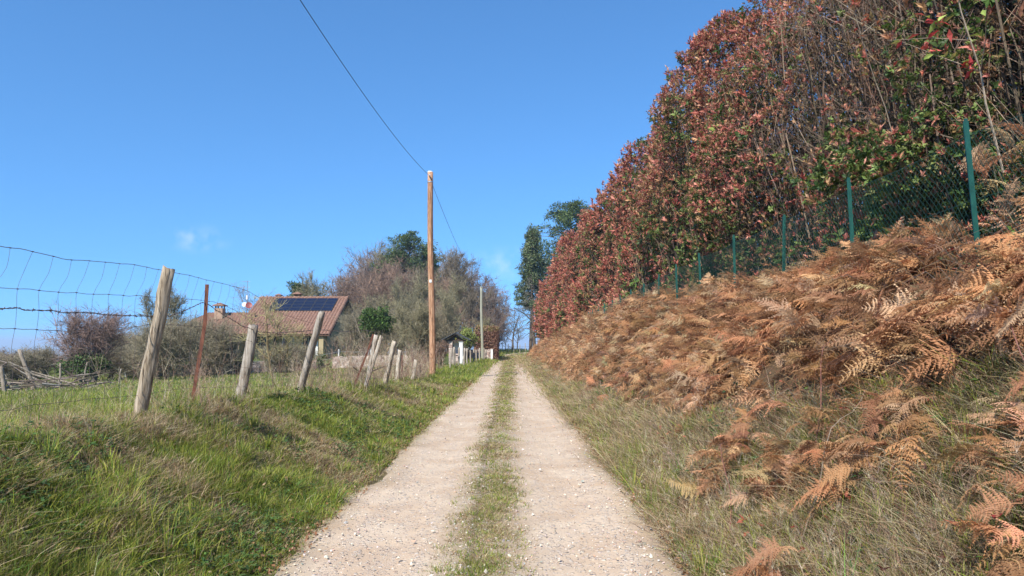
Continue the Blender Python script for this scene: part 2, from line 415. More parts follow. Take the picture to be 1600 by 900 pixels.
def mk_gravel():
    m, n, l, b = mat_base('packed_gravel'); b.inputs['Roughness'].default_value = .95; b.inputs['Specular IOR Level'].default_value = .15
    g = n.new('ShaderNodeNewGeometry')
    def noise(s, d=5, r=.6):
        t = n.new('ShaderNodeTexNoise'); t.inputs['Scale'].default_value = s; t.inputs['Detail'].default_value = d; t.inputs['Roughness'].default_value = r
        l.new(g.outputs['Position'], t.inputs['Vector']); return t.outputs['Fac']
    def mixc(f, c1, c2):
        x = n.new('ShaderNodeMixRGB')
        for s, c in (('Color1', c1), ('Color2', c2)):
            if isinstance(c, tuple): x.inputs[s].default_value = (*c, 1)
            else: l.new(c, x.inputs[s])
        if isinstance(f, float): x.inputs['Fac'].default_value = f
        else: l.new(f, x.inputs['Fac'])
        return x.outputs[0]
    def ramp(v, a, bb, lo=0.0, hi=1.0):
        r = n.new('ShaderNodeMapRange'); r.inputs['From Min'].default_value = a; r.inputs['From Max'].default_value = bb
        r.inputs['To Min'].default_value = lo; r.inputs['To Max'].default_value = hi
        l.new(v, r.inputs['Value']); return r.outputs[0]
    base = mixc(ramp(noise(1.3), .42, .58), (.49, .36, .245), (.58, .46, .335))
    base = mixc(ramp(noise(5, 6), .4, .7, 0, .6), base, (.44, .35, .27))
    at = n.new('ShaderNodeAttribute'); at.attribute_name = 'Col'; sp0 = n.new('ShaderNodeSeparateColor'); l.new(at.outputs['Color'], sp0.inputs[0])
    base = mixc(sp0.outputs[0], base, (.20, .16, .09))          # the middle strip and edges are earthier
    heights = []
    for sc, dens, amt in ((22, .55, .55), (48, .62, .7), (95, .6, .6)):
        v = n.new('ShaderNodeTexVoronoi'); v.inputs['Scale'].default_value = sc; l.new(g.outputs['Position'], v.inputs['Vector'])
        sp = n.new('ShaderNodeSeparateColor'); l.new(v.outputs['Color'], sp.inputs[0])
        on = ramp(sp.outputs[2], dens, dens + .02)
        edge = ramp(v.outputs['Distance'], .42, .30)
        mu = n.new('ShaderNodeMath'); mu.operation = 'MULTIPLY'; l.new(on, mu.inputs[0]); l.new(edge, mu.inputs[1])
        cr = n.new('ShaderNodeValToRGB'); e = cr.color_ramp.elements
        for p in (.3, .55, .8): e.new(p)
        for i, (p, c) in enumerate(((0, (.30, .27, .24)), (.3, (.52, .44, .37)), (.55, (.64, .58, .50)), (.8, (.46, .30, .22)), (1, (.74, .70, .64)))):
            e[i].position = p; e[i].color = (*c, 1)
        l.new(sp.outputs[0], cr.inputs['Fac'])
        f = n.new('ShaderNodeMath'); f.operation = 'MULTIPLY'; f.inputs[1].default_value = amt; l.new(mu.outputs[0], f.inputs[0])
        base = mixc(f.outputs[0], base, cr.outputs[0])
        heights.append((mu.outputs[0], 1.0 / sc))
    l.new(base, b.inputs['Base Color'])
    nrm = None
    for hgt, d in heights + [(noise(60, 6, .7), .01)]:
        bp = n.new('ShaderNodeBump'); bp.inputs['Strength'].default_value = .7; bp.inputs['Distance'].default_value = d * .35
        l.new(hgt, bp.inputs['Height'])
        if nrm is not None: l.new(nrm, bp.inputs['Normal'])
        nrm = bp.outputs[0]
    l.new(nrm, b.inputs['Normal'])
    return m
M['gravel'] = mk_gravel()

# ------------------------------------------------------------------ ground sheet
def grid(xs, ys):
    X, Y = np.meshgrid(xs, ys); nx, ny = len(xs), len(ys)
    i = np.arange(ny - 1)[:, None] * nx + np.arange(nx - 1)[None]
    return X.ravel(), Y.ravel(), np.stack([i, i + 1, i + nx + 1, i + nx], -1).reshape(-1, 4)
far = np.array([75, 110, 180, 320, 600, 1100, 2000, 4000, 8000, 15000, 24000])
xs = np.concatenate([-far[::-1], np.arange(-60, -10, .8), np.arange(-10, -1.8, .14), [-1.72, L_EDGE, -1.2, -.6, -.2, .3, .9, R_EDGE, 1.4], np.arange(1.5, 9, .14), np.arange(9, 60, 1.2), far])
ys = np.concatenate([-far[::-1][:-1], np.arange(-60, 0, 3), np.arange(0, 14, .14), np.arange(14, 40, .35), np.arange(40, 53, .7), np.arange(53, 55, .15), np.arange(55, 132, .9), np.array([140, 160, 200, 300, 500]), far[4:]])
gx, gy, gf = grid(xs, ys)
gz = H(gx, gy)
U = gx - centre(gy)
trk = (U > L_EDGE - .02) & (U < R_EDGE + .02) & (gy > -20) & (gy < 126)
gz = np.where(trk, gz - .03, gz)
nz = fbm(gx * .9, gy * .9, 21)[:, None]; nz2 = fbm(gx * .25, gy * .25, 31)[:, None]
green = np.array([.055, .075, .022]); straw = np.array([.15, .115, .06]); brown = np.array([.085, .055, .03]); meadow = np.array([.095, .14, .035])
dp = sst(.46, .58, fbm(gx * 1.1, gy * 1.1, 81))[:, None]; cl = green * 1.1 * (1 - dp) + straw * 1.3 * dp
cf = meadow * (.7 + .6 * nz2) * (.7) + straw * .25
cr_ = brown * (.6 + .8 * nz)
gcol = np.where((U < -3.4)[:, None], cf, np.where((U < 0)[:, None], cl, cr_))
gcol = np.where(((gy > 80) & (U > -8))[:, None], meadow * .9, gcol)
dist = np.sqrt(gx ** 2 + gy ** 2)[:, None]
plain = np.array([.10, .12, .06]) * (.6 + .8 * fbm(gx / 260, gy / 170, 41)[:, None])
gcol = np.where(dist > 170, plain, gcol)
ground = obj('ground', np.stack([gx, gy, gz], 1), gf, M['ground'], col=gcol, smooth=True)
ground['kind'] = 'structure'

# the gravel track with its two worn ruts
tu = np.concatenate([[0, .03], np.linspace(.07, .93, 30), [.97, 1]])
ty = np.concatenate([np.arange(-6, 12, .12), np.arange(12, 40, .3), np.arange(40, 126, .8)])
tU, tY, tf = grid(tu, ty)
ew_l = L_EDGE - .10 + .55 * (fbm(tY * .8, tY * 0, 51) - .5) + .10 * (vn(tY * 4, tY * 0, 53) - .5)
ew_r = R_EDGE + .06 + .45 * (fbm(tY * .8, tY * 0, 55) - .5) + .10 * (vn(tY * 4, tY * 0, 57) - .5)
tx0 = ew_l + (ew_r - ew_l) * tU
tX = tx0 + centre(tY)
tz = H(tX, tY, False)
edge = np.minimum(tU, 1 - tU)
tz = tz + np.interp(edge, [0, .03, .08], [-.05, .004, .006])
mid = np.exp(-((tx0 + .24) / .30) ** 2)
tz = tz + .035 * mid - .028 * (np.exp(-((tx0 + .95) / .3) ** 2) + np.exp(-((tx0 - .55) / .3) ** 2)) + .010 * (fbm(tX * 2, tY * 2, 61) - .5) * (edge > .04)
fac = np.clip(.75 * mid * (.4 + 1.0 * fbm(tX * 3, tY * 2, 63)) + np.interp(edge, [0, .04, .13], [.75, .45, 0]) * (.5 + fbm(tX * 2.5, tY * 1.5, 67)), 0, .85)
tcol = np.repeat(fac[:, None], 3, 1)
track = obj('gravel_track', np.stack([tX, tY, tz], 1), tf, M['gravel'], col=tcol, smooth=True)
track['kind'] = 'structure'

# ------------------------------------------------------------------ grass and other ground cover
def blades(P, L, Wd, lean, bend, yaw, col, seed=1):
    """one 5-point blade each: base pair, middle pair, tip"""
    g = np.random.default_rng(seed); n = len(P)
    d = np.stack([np.cos(yaw), np.sin(yaw), np.zeros(n)], 1)
    w = yaw + np.pi / 2 + g.normal(0, .7, n)
    wd = np.stack([np.cos(w), np.sin(w), g.normal(0, .25, n)], 1) * (Wd / 2)[:, None]
    def pt(t):
        out = lean * t + bend * t * t
        up = np.maximum(t - .42 * bend * t * t - .25 * lean * t, .04 * t)
        return P + d * (L * out)[:, None] + np.array([0, 0, 1.0]) * (L * up)[:, None]
    m = pt(.5); t = pt(1.0)
    V = np.stack([P - wd, P + wd, m - wd * .8, m + wd * .8, t], 1).reshape(-1, 3)
    b = np.arange(n)[:, None] * 5
    F = np.concatenate([b + np.array([[0, 1, 3]]), b + np.array([[0, 3, 2]]), b + np.array([[2, 3, 4]])])
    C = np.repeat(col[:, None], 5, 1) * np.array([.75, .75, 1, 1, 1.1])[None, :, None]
    return V, F, C.reshape(-1, 3)

GREENS = [(.21, .25, .035), (.27, .30, .05), (.14, .19, .03), (.34, .33, .09), (.12, .20, .05)]
DRYS = [(.50, .39, .23), (.38, .27, .15), (.58, .48, .31), (.27, .165, .09), (.44, .36, .22)]

def logy(n, y0, y1, p=1.0):
    u = rng.random(n)
    if p == 1.0: return y0 * (y1 / y0) ** u
    a = 1 - p; return (y0 ** a + u * (y1 ** a - y0 ** a)) ** (1 / a)

def tufts(n, xf, y0, y1, per, dry_f, hgt, p=1.35, spread=.05, wmul=1.0, seed=0, flat=0.0):
    """tufts of blades; xf(u, Y) gives X, dry_f(X, Y) the share of dry blades, hgt(X, Y) the length"""
    Y = logy(n, y0, y1, p); X = xf(rng.random(n), Y)
    sc = np.maximum(1, Y / 7.0)
    keep = rng.random(n) < .35 + .9 * fbm(X * 2.2, Y * 2.2, 71 + seed)
    X, Y, sc = X[keep], Y[keep], sc[keep]; n = len(X)
    hh = hgt(X, Y) * (.20 + 1.75 * fbm(X * 2.3, Y * 2.3, 73 + seed) ** 1.3) * rng.uniform(.75, 1.25, n)
    dry = np.clip(dry_f(X, Y), 0, 1)
    isdry = rng.random(n) < dry
    idx = np.repeat(np.arange(n), per); m = len(idx)
    r = np.abs(rng.normal(0, spread, m)) * sc[idx]; a = rng.random(m) * 2 * np.pi
    px = X[idx] + r * np.cos(a); py = Y[idx] + r * np.sin(a)
    dr = np.where(rng.random(m) < .82, isdry[idx], rng.random(m) < .5)
    L = hh[idx] * rng.uniform(.45, 1.15, m) * (1 + .04 * (sc[idx] - 1))
    lean = np.abs(rng.normal(.16, .16, m)) + .30 * dr * rng.random(m) + flat * rng.random(m)
    bend = np.clip(rng.normal(.32, .3, m), 0, 1.2) + .45 * dr * rng.random(m)
    wind = rng.normal(0, 1, m)
    yaw = np.where(rng.random(m) < .55, a, (12 * fbm(X * 1.9, Y * 1.9, 79 + seed, 2))[idx] + 1.6 * wind)
    Wd = np.where(dr, .0046, .0048) * sc[idx] ** .95 * rng.uniform(.7, 1.4, m) * wmul
    tone = (.58 + 1.15 * fbm(X * 1.3, Y * 1.3, 77 + seed))[idx]
    cg = pick(GREENS, rng.integers(0, 5, m)) * tone[:, None]; cd = pick(DRYS, rng.integers(0, 5, m), .2)
    col = np.where(dr[:, None], cd, cg)
    lift = .04 * np.exp(-((px - centre(py) + .24) / .30) ** 2)
    P = np.stack([px, py, H(px, py) - .01 + lift], 1)
    return blades(P, L, Wd, lean, bend, yaw, col, seed + 5)

def lx(a, b):
    return lambda u, Y: centre(Y) + a + (b - a) * u
# left bank: clumpy green with mats of last year's dead grass
dry_bank = lambda X, Y: .66 + 4.2 * (fbm(X * 1.1, Y * 1.1, 81) - .5) + 2.6 * (fbm(X * 3.6, Y * 3.6, 83) - .5)
hb = lambda X, Y: .095 + .045 * sst(-1.8, -3.2, X)
parts = []
parts.append(tufts(26000, lx(-1.72, -4.3), 2.6, 32, 11, dry_bank, hb, 1.25, .05, seed=1))
parts.append(tufts(12000, lx(-1.8, -3.9), 2.8, 32, 9, lambda X, Y: .9 - .9 * sst(.56, .36, fbm(X * 1.1, Y * 1.1, 81)), lambda X, Y: .12 + 0 * X, 1.25, .09, seed=2, flat=.9, wmul=.8))
# lusher single tussocks
parts.append(tufts(520, lx(-1.75, -3.7), 3.0, 45, 60, lambda X, Y: .06 + 0 * X, lambda X, Y: .19 + .0 * X, 1.3, .05, seed=3, wmul=1.15))
parts.append(tufts(5200, lx(-1.64, -2.0), 3.0, 80, 10, lambda X, Y: .35 + .9 * (fbm(X * 3, Y * 1.5, 85) - .5), lambda X, Y: .07 + .05 * (Y > 18), 1.25, .04, seed=4))
parts.append(tufts(4500, lx(-1.75, -4.0), 28, 84, 10, lambda X, Y: .12 + 0 * X, lambda X, Y: .22 + 0 * X, 1.2, .05, seed=5, wmul=1.1))
V, F, C = join(parts)
o = obj('bank_grass', V, F, M['grass'], col=C); tag(o, 'clumps of green grass and dead straw on the left bank', 'grass', kind='stuff')

# meadow behind the old fence
parts = []
fx = lambda u, Y: -3.7 - u * np.minimum(.78 * Y + 2, 34)
parts.append(tufts(30000, fx, 4.2, 54, 8, lambda X, Y: .30 + .9 * (fbm(X * .5, Y * .3, 91) - .45), lambda X, Y: .19 - .05 * sst(8, 22, Y), 1.15, .06, seed=7))
fx2 = lambda u, Y: centre(Y) - 2.6 - u * 9
parts.append(tufts(3500, fx2, 78, 126, 8, lambda X, Y: .15 + 0 * X, lambda X, Y: .25 + 0 * X, 1, .06, seed=8))
fx3 = lambda u, Y: centre(Y) + 1.3 + u * 6
parts.append(tufts(1600, fx3, 84, 126, 8, lambda X, Y: .3 + 0 * X, lambda X, Y: .22 + 0 * X, 1, .06, seed=9))
V, F, C = join(parts)
o = obj('meadow_grass', V, F, M['grass'], col=C); tag(o, 'long green meadow grass behind the old fence', 'grass', kind='stuff')

# strip between the wheel ruts
parts = []
stripx = lambda u, Y: centre(Y) - .24 + .27 * np.clip(rng.normal(0, .55, len(u)), -1.3, 1.3) + .08 * (vn(Y * 1.2, Y * 0, 95) - .5)
mo = lambda X, Y: .82 + 1.1 * (fbm(X * 2.5, Y * 1.2, 97) - .5)
parts.append(tufts(16000, stripx, 3.2, 100, 9, mo, lambda X, Y: .045 + .02 * (Y > 20), 1.35, .035, seed=11, flat=.5))
parts.append(tufts(700, stripx, 3.2, 90, 14, lambda X, Y: .1 + 0 * X, lambda X, Y: .06 + 0 * X, 1.3, .03, seed=12))
V, F, C = join(parts)
o = obj('strip_grass', V, F, M['grass'], col=C); tag(o, 'short worn grass growing between the two wheel ruts', 'grass', kind='stuff')

# right verge: mostly dry, with green tufts; reaches higher up the bank close to the camera
def verge_x(u, Y):
    top = np.interp(Y, [2, 4, 6, 9, 15, 30, 70], [3.3, 3.0, 2.6, 2.15, 2.0, 1.95, 1.9])
    return centre(Y) + 1.28 + (top - 1.28) * u ** 1.15
parts = []
dv = lambda X, Y: .95 + .9 * (fbm(X * 1.2, Y * .7, 101) - .5) - .25 * (X - centre(Y) < 1.55)
parts.append(tufts(15000, verge_x, 2.0, 85, 10, dv, lambda X, Y: .13 + .05 * (X > 1.7), 1.2, .055, seed=13, flat=.35))
parts.append(tufts(11000, verge_x, 2.0, 70, 8, lambda X, Y: .96 + 0 * X, lambda X, Y: .24 + 0 * X, 1.2, .08, seed=14, flat=.7, wmul=.8))
parts.append(tufts(260, verge_x, 2.2, 60, 50, lambda X, Y: .1 + 0 * X, lambda X, Y: .24 + 0 * X, 1.2, .06, seed=15, wmul=1.1))
V, F, C = join(parts)
o = obj('verge_grass', V, F, M['grass'], col=C); tag(o, 'dry pale grass with green tufts along the foot of the right bank', 'grass', kind='stuff')

# loose stones on the track
def rock(seed):
    g = np.random.default_rng(seed)
    V = np.array([[1, 0, 0], [-1, 0, 0], [0, 1, 0], [0, -1, 0], [0, 0, 1], [0, 0, -1], [.7, .7, .3], [-.7, .65, -.2], [-.6, -.75, .35], [.7, -.6, -.25]], float)
    V = V * g.uniform(.7, 1.15, (len(V), 1)) * np.array([1, .8, .55])
    import bmesh
    bm = bmesh.new()
    for v in V: bm.verts.new(v)
    bmesh.ops.convex_hull(bm, input=bm.verts)
    bm.verts.ensure_lookup_table()
    bm.verts.index_update()
    Fo = [[v.index for v in f.verts] for f in bm.faces if len(f.verts) == 3]
    Vo = np.array([v.co[:] for v in bm.verts]); bm.free()
    return Vo, np.array(Fo)
rocks = [rock(i) for i in range(4)]
STONES = [(.58, .52, .43), (.52, .45, .36), (.40, .35, .30), (.60, .50, .42), (.48, .32, .23), (.34, .32, .29), (.54, .48, .39)]
parts = []
for k, (pv, pf) in enumerate(rocks):
    n = 7500
    Y = logy(n, 3.0, 45, 1.5)
    X = centre(Y) + rng.uniform(-1.6, 1.32, n)
    w = .25 + .75 * np.exp(-((X - centre(Y) + .24) / .42) ** 2) + .9 * np.exp(-((X - 1.15) / .28) ** 2) + .35 * np.exp(-((X + 1.5) / .2) ** 2)
    kp = rng.random(n) < w * (.4 + .9 * fbm(X * 2, Y * 2, 111)); X, Y = X[kp], Y[kp]; n = len(X)
    s = np.exp(rng.normal(math.log(.0058), .48, n)) * np.maximum(1, Y / 10) ** .6
    s = np.minimum(s, .026)
    z = H(X, Y, False) + .012 + .030 * np.exp(-((X - centre(Y) + .24) / .3) ** 2) + s * .15
    z = z + np.where(X > 1.2, (H(X, Y) - H(X, Y, False)) + .0, 0)
    parts.append(scatter(pv, pf, np.stack([X, Y, z], 1), rotm(rng.random(n) * 6.3, rng.normal(0, .5, n), rng.normal(0, .5, n)), s, pick(STONES, rng.integers(0, 7, n))))
V, F, C = join(parts)
o = obj('loose_gravel', V, F, M['stone'], col=C); tag(o, 'loose pale and reddish pebbles scattered over the track', 'gravel', kind='stuff')
# spilled rubble at the foot of the right bank, close by
parts = []
for k, (pv, pf) in enumerate(rocks):
    n = 900
    Y = logy(n, 4.0, 12, 1.2); X = 1.36 + np.abs(rng.normal(0, .16, n)) - .1
    kp = rng.random(n) < sst(.4, .65, fbm(X * .6, Y * .5, 113)) + .25; X, Y = X[kp], Y[kp]; n = len(X)
    s = np.exp(rng.normal(math.log(.014), .4, n))
    parts.append(scatter(pv, pf, np.stack([X, Y, H(X, Y) + s * .3], 1), rotm(rng.random(n) * 6.3, rng.normal(0, .6, n), rng.normal(0, .6, n)), s, pick(STONES[:4], rng.integers(0, 4, n))))
V, F, C = join(parts)
o = obj('spilled_rubble', V, F, M['stone'], col=C); tag(o, 'small cream rubble spilled at the foot of the right bank', 'gravel', kind='stuff')

# dead leaves, bark bits and twigs lying about the verges
n = 11000
Y = logy(n, 2.4, 40, 1.3); side = rng.random(n) < .7
X = np.where(side, 1.15 + np.abs(rng.normal(0, .7, n)), -1.55 - np.abs(rng.normal(0, .5, n)))
lv = np.array([[0, -.5, 0], [.28, 0, .08], [0, .5, .05], [-.28, 0, .1]]); lf = np.array([[0, 1, 2], [0, 2, 3]])
s = rng.uniform(.018, .045, n) * np.maximum(1, Y / 9)
LIT = [(.20, .10, .05), (.30, .17, .09), (.13, .08, .05), (.36, .25, .15)]
A = scatter(lv, lf, np.stack([X, Y, H(X, Y) + .02 + rng.uniform(0, .05, n)], 1), rotm(rng.random(n) * 6.3, rng.normal(0, .6, n), rng.normal(0, .6, n)), s, pick(LIT, rng.integers(0, 4, n)))
V, F, C = join([A])
o = obj('leaf_litter', V, F, M['litter'], col=C); tag(o, 'brown dead leaves scattered over the verges', 'leaf litter', kind='stuff')

# ------------------------------------------------------------------ dead bracken on the right bank
def frond(npin, nleaf, seed, L=1.0):
    """triangular fern frond lying along +Y, arching down; nleaf leaflet pairs per pinna"""
    g = np.random.default_rng(seed); V = []; F = []; c = 0
    arch = g.uniform(.45, 1.0); side = g.normal(0, .28)
    def rach(t): return np.array([side * t * t, L * t * (1 - .12 * t), L * (.42 * t - arch * t * t)])
    ts = np.linspace(0, 1, 7); w = .006 * L
    for a, b in zip(ts[:-1], ts[1:]):
        p, q = rach(a), rach(b); wa, wb = w * (1.2 - a), w * (1.2 - b)
        V += [p - [wa, 0, 0], p + [wa, 0, 0], q + [wb, 0, 0], q - [wb, 0, 0]]; F += [[c, c + 1, c + 2], [c, c + 2, c + 3]]; c += 4
    for i in range(npin):
        t = .2 + .78 * (i / (npin - 1)) ** .9
        prof = (1 - t) ** .75 * min(1, (t - .08) / .2) * .62 + .03
        for sgn in (-1, 1):
            ln = prof * L * g.uniform(.8, 1.15) * .8; droop = g.uniform(.2, 1.35); fwd = g.uniform(.1, .6); curl = g.normal(0, .5)
            if g.random() < .08: continue
            if g.random() < .15: ln *= g.uniform(.4, .8)
            b0 = rach(t)
            def pin(u): return b0 + np.array([sgn * ln * u * (1 - .15 * u), ln * (fwd * u + .25 * curl * u * u), ln * (.10 * u - droop * u * u * .7)])
            if nleaf == 0:
                wv = np.array([0, .10 * ln + .012 * L, -.01 * L])
                p0, p1, p2 = pin(0), pin(.5), pin(1)
                V += [p0 - wv * .5, p0 + wv * .5, p1 + wv * .6, p1 - wv * .6, p2]; F += [[c, c + 1, c + 2], [c, c + 2, c + 3], [c + 3, c + 2, c + 4]]; c += 5
                continue
            for u0, u1 in ((0, .5), (.5, 1)):
                p, q = pin(u0), pin(u1); ww = .0055 * L
                V += [p - [0, ww, 0], p + [0, ww, 0], q]; F += [[c, c + 1, c + 2]]; c += 3
            for j in range(nleaf):
                u = (j + .6) / nleaf; p = pin(u); q = pin(min(1, u + .6 / nleaf)); d = (q - p); d /= np.linalg.norm(d) + 1e-9
                ll = (.16 * ln * (1 - u * .75) + .009 * L) * g.uniform(.75, 1.2)
                hw = ln / nleaf * .50
                for s2 in (-1, 1):
                    nrm = np.array([-d[1] * s2, d[0] * s2, 0]) + d * .35
                    tip = p + nrm * ll + np.array([0, 0, -ll * g.uniform(.1, .9)])
                    V += [p - d * hw, p + d * hw, tip]; F += [[c, c + 1, c + 2]]; c += 3
    return np.array(V), np.array(F)
FERN = [(.54, .305, .155), (.47, .25, .125), (.58, .37, .205), (.39, .205, .105), (.55, .39, .24), (.31, .17, .09)]

def fern_low(Y):   # lower limit of the bracken on the bank
    return np.interp(Y, [1.5, 3.5, 4.5, 6.2, 10, 16, 30, 60, 80], [3.6, 3.25, 2.85, 2.45, 2.28, 2.05, 1.82, 1.72, 1.75])
def fern_batch(n, y0, y1, p, protos, smin, smax, thick, seed, xlo=None, xhi=4.3, cols=FERN, dens=.0, fan=6):
    """n fronds: most spring in loose fans from collapsed crowns, the rest lie matted between them"""
    nc = n // fan
    Yc = logy(nc, y0, y1, p); lo = fern_low(Yc) if xlo is None else xlo(Yc)
    Xc = lo + (xhi - lo) * rng.random(nc) ** .9
    mask = fbm(Xc * .9, Yc * .55, 121 + seed); m2_ = fbm(Xc * 2.2, Yc * 1.6, 123 + seed)
    edge = sst(0, .45, Xc - lo)
    keep = rng.random(nc) < (.35 + .65 * edge) * np.clip(dens + 2.6 * (mask - .22), 0, 1) * np.clip(2.8 * (m2_ - .24), .05, 1)
    Xc, Yc, mask, m2_, lo = Xc[keep], Yc[keep], mask[keep], m2_[keep], lo[keep]; nc = len(Xc)
    if xlo is None:
        k_ = ~((Xc > 3.15) & (Yc > 4.9) & (Yc < 5.9)); Xc, Yc, mask, m2_, lo = Xc[k_], Yc[k_], mask[k_], m2_[k_], lo[k_]; nc = len(Xc)
    zc = thick * (.15 + 1.1 * m2_ * rng.random(nc)) * sst(-.2, .7, Xc - lo)
    if xlo is None: zc = zc * (1 - .75 * sst(2.7, 3.3, Xc) * sst(14, 9, Yc))
    hue = rng.normal(0, .12, nc); cidx = rng.integers(0, len(cols), nc)
    idx = np.repeat(np.arange(nc), fan); n = len(idx)
    mat_ = rng.random(n) < .35
    X0 = Xc[idx] + rng.normal(0, .05, n) + mat_ * rng.normal(0, .25, n); Y = Yc[idx] + rng.normal(0, .05, n) + mat_ * rng.normal(0, .25, n)
    X = X0 + centre(Y)
    zz = H(X, Y) + np.where(mat_, zc[idx] * rng.random(n) * .8 + .03, zc[idx] + rng.normal(0, .04, n))
    a0 = np.pi / 2 + rng.normal(0, .5, nc)
    yaw = np.where(mat_, rng.random(n) * 6.3, a0[idx] + rng.normal(0, 1.05, n))
    pitch = np.where(mat_, rng.normal(-.2, .35, n), rng.normal(.42, .42, n)); roll = rng.normal(0, .65, n)
    s = rng.uniform(smin, smax, n)
    tone = .70 + .6 * fbm(X * .7, Y * .5, 131)
    ci = np.where(rng.random(n) < .6, cidx[idx], rng.integers(0, len(cols), n))
    col = np.clip(pick(cols, ci, .14) * (tone * (1 + hue[idx]))[:, None], .01, .8)
    pid = rng.integers(0, len(protos), n); out = []
    for k, (pv, pf) in enumerate(protos):
        i = pid == k
        if i.any(): out.append(scatter(pv, pf, np.stack([X[i], Y[i], zz[i]], 1), rotm(yaw[i], pitch[i], roll[i]), s[i], col[i]))
    return out
fr_n = [frond(17, 9, 200 + i) for i in range(10)]
fr_m = [frond(14, 5, 220 + i) for i in range(8)]
fr_f = [frond(9, 0, 240 + i) for i in range(5)]
parts = []
parts += fern_batch(8600, 2.6, 9.5, 1.0, fr_n, .22, .54, .50, 1)
parts += fern_batch(19000, 8.5, 22, 1.2, fr_m, .20, .44, .55, 2)
parts += fern_batch(36000, 19, 82, 1.3, fr_f, .26, .56, .6, 3)
# bracken climbing over the wire netting next to the camera
parts += fern_batch(170, 3.2, 6.2, 1.0, fr_n, .25, .5, 1.7, 4, xlo=lambda Y: 3.9 + 0 * Y, xhi=4.6, dens=.5)
# a few separate clumps low on the near bank
for (cx, cy, nn, rr) in ((2.15, 2.95, 26, .2), (2.55, 3.5, 34, .25), (1.52, 4.15, 12, .12), (2.35, 4.6, 55, .32), (2.1, 5.3, 55, .3), (1.95, 6.4, 50, .3)):
    ang = rng.random(nn) * 6.3; r = rr * np.sqrt(rng.random(nn)); X = cx + r * np.cos(ang); Y = cy + r * np.sin(ang)
    for k in range(nn):
        pv, pf = fr_n[rng.integers(0, 10)]
        parts.append(scatter(pv, pf, np.array([[X[k], Y[k], h1(X[k], Y[k]) + rng.uniform(.02, .28)]]), rotm(np.array([math.pi / 2 + rng.normal(0, 1.0)]), np.array([rng.normal(-.1, .4)]), np.array([rng.normal(0, .5)])), [rng.uniform(.18, .34)], pick(FERN[:4], rng.integers(0, 4, 1))))
V, F, C = join(parts)
o = obj('dead_bracken', V, F, M['bracken'], col=C); tag(o, 'mass of dead rust brown bracken covering the right bank', 'bracken', kind='stuff')
# bracken stalks and thin bramble canes under and between the fronds
n = 3200
Y = logy(n, 4.2, 60, 1.3); X = fern_low(Y) - .25 + (4.2 - fern_low(Y)) * rng.random(n); X += centre(Y)
P0 = np.stack([X, Y, H(X, Y)], 1)
d = np.stack([rng.normal(-.25, .55, n), rng.normal(0, .5, n), rng.uniform(.25, 1, n)], 1); d /= np.linalg.norm(d, axis=1)[:, None]
L = rng.uniform(.12, .4, n); scl = np.maximum(1, Y / 9)
P1 = P0 + d * L[:, None]; P2 = P1 + (d * [1, 1, -.3] + [-.25, 0, -.3]) * (L * .5)[:, None]
rr = .0018 * scl
c0 = pick([(.30, .15, .07), (.16, .07, .045), (.30, .19, .10), (.14, .12, .10)], rng.integers(0, 4, n))
v1, f1 = seg_mesh(P0, P1, rr, rr * .8); v2, f2 = seg_mesh(P1, P2, rr * .8, rr * .3)
V, F, C = join([(v1, f1, np.repeat(c0, 6, 0)), (v2, f2, np.repeat(c0, 6, 0))])
o = obj('bracken_stalks', V, F, M['twig'], col=C); tag(o, 'bare bracken stalks and thin canes poking out of the right bank', 'stalks', kind='stuff')

# bramble and clover patches: low dark leaves
def herb(n, xf, y0, y1, p, zlift, smin, smax, cols, seed, thr=.5):
    Y = logy(n, y0, y1, p); X = xf(rng.random(n), Y)
    kp = fbm(X * 1.5, Y * 1.2, 141 + seed) > thr; X, Y = X[kp], Y[kp]; n = len(X)
    pv = np.array([[0, 0, 0], [.30, .35, .10], [0, 1, -.08], [-.30, .35, .10], [0, .45, 0]]); pf = np.array([[0, 1, 4], [1, 2, 4], [2, 3, 4], [3, 0, 4]])
    out = []
    base = np.stack([X, Y, H(X, Y) + zlift * rng.random(n)], 1); yaw = rng.random(n) * 6.3; col = pick(cols, rng.integers(0, len(cols), n))
    s = rng.uniform(smin, smax, n) * np.maximum(1, Y / 9)
    for dy in (-1.1, 0, 1.1):
        out.append(scatter(pv, pf, base, rotm(yaw + dy, rng.normal(.15, .35, n), rng.normal(0, .3, n)), s, col))
    return out
DG = [(.035, .085, .025), (.05, .11, .03), (.03, .07, .025), (.08, .13, .03)]
parts = herb(9000, lx(-1.75, -3.6), 2.8, 14, 1.2, .11, .018, .042, [(.07, .13, .03), (.05, .10, .03), (.09, .16, .04)], 1, .52)
parts += herb(2200, lx(-1.7, -2.3), 2.9, 9, 1.2, .06, .014, .028, [(.07, .14, .03), (.09, .16, .04)], 2, .40)
V, F, C = join(parts)
o = obj('clover_leaves', V, F, M['leaf_far'], col=C); tag(o, 'small round green weed leaves among the grass of the left bank', 'weeds', kind='stuff')
parts = herb(2600, lambda u, Y: 1.6 + 2.2 * u, 2.2, 20, 1.1, .16, .035, .06, DG, 3, .56)
parts += herb(500, lambda u, Y: 1.6 + 2.2 * u, 2.2, 16, 1.0, .2, .035, .06, [(.26, .04, .035), (.32, .10, .06)], 4, .62)
V, F, C = join(parts)
o = obj('bramble_leaves', V, F, M['leaf_far'], col=C); tag(o, 'dark green and a few crimson bramble leaves low on the right bank', 'brambles', kind='stuff')

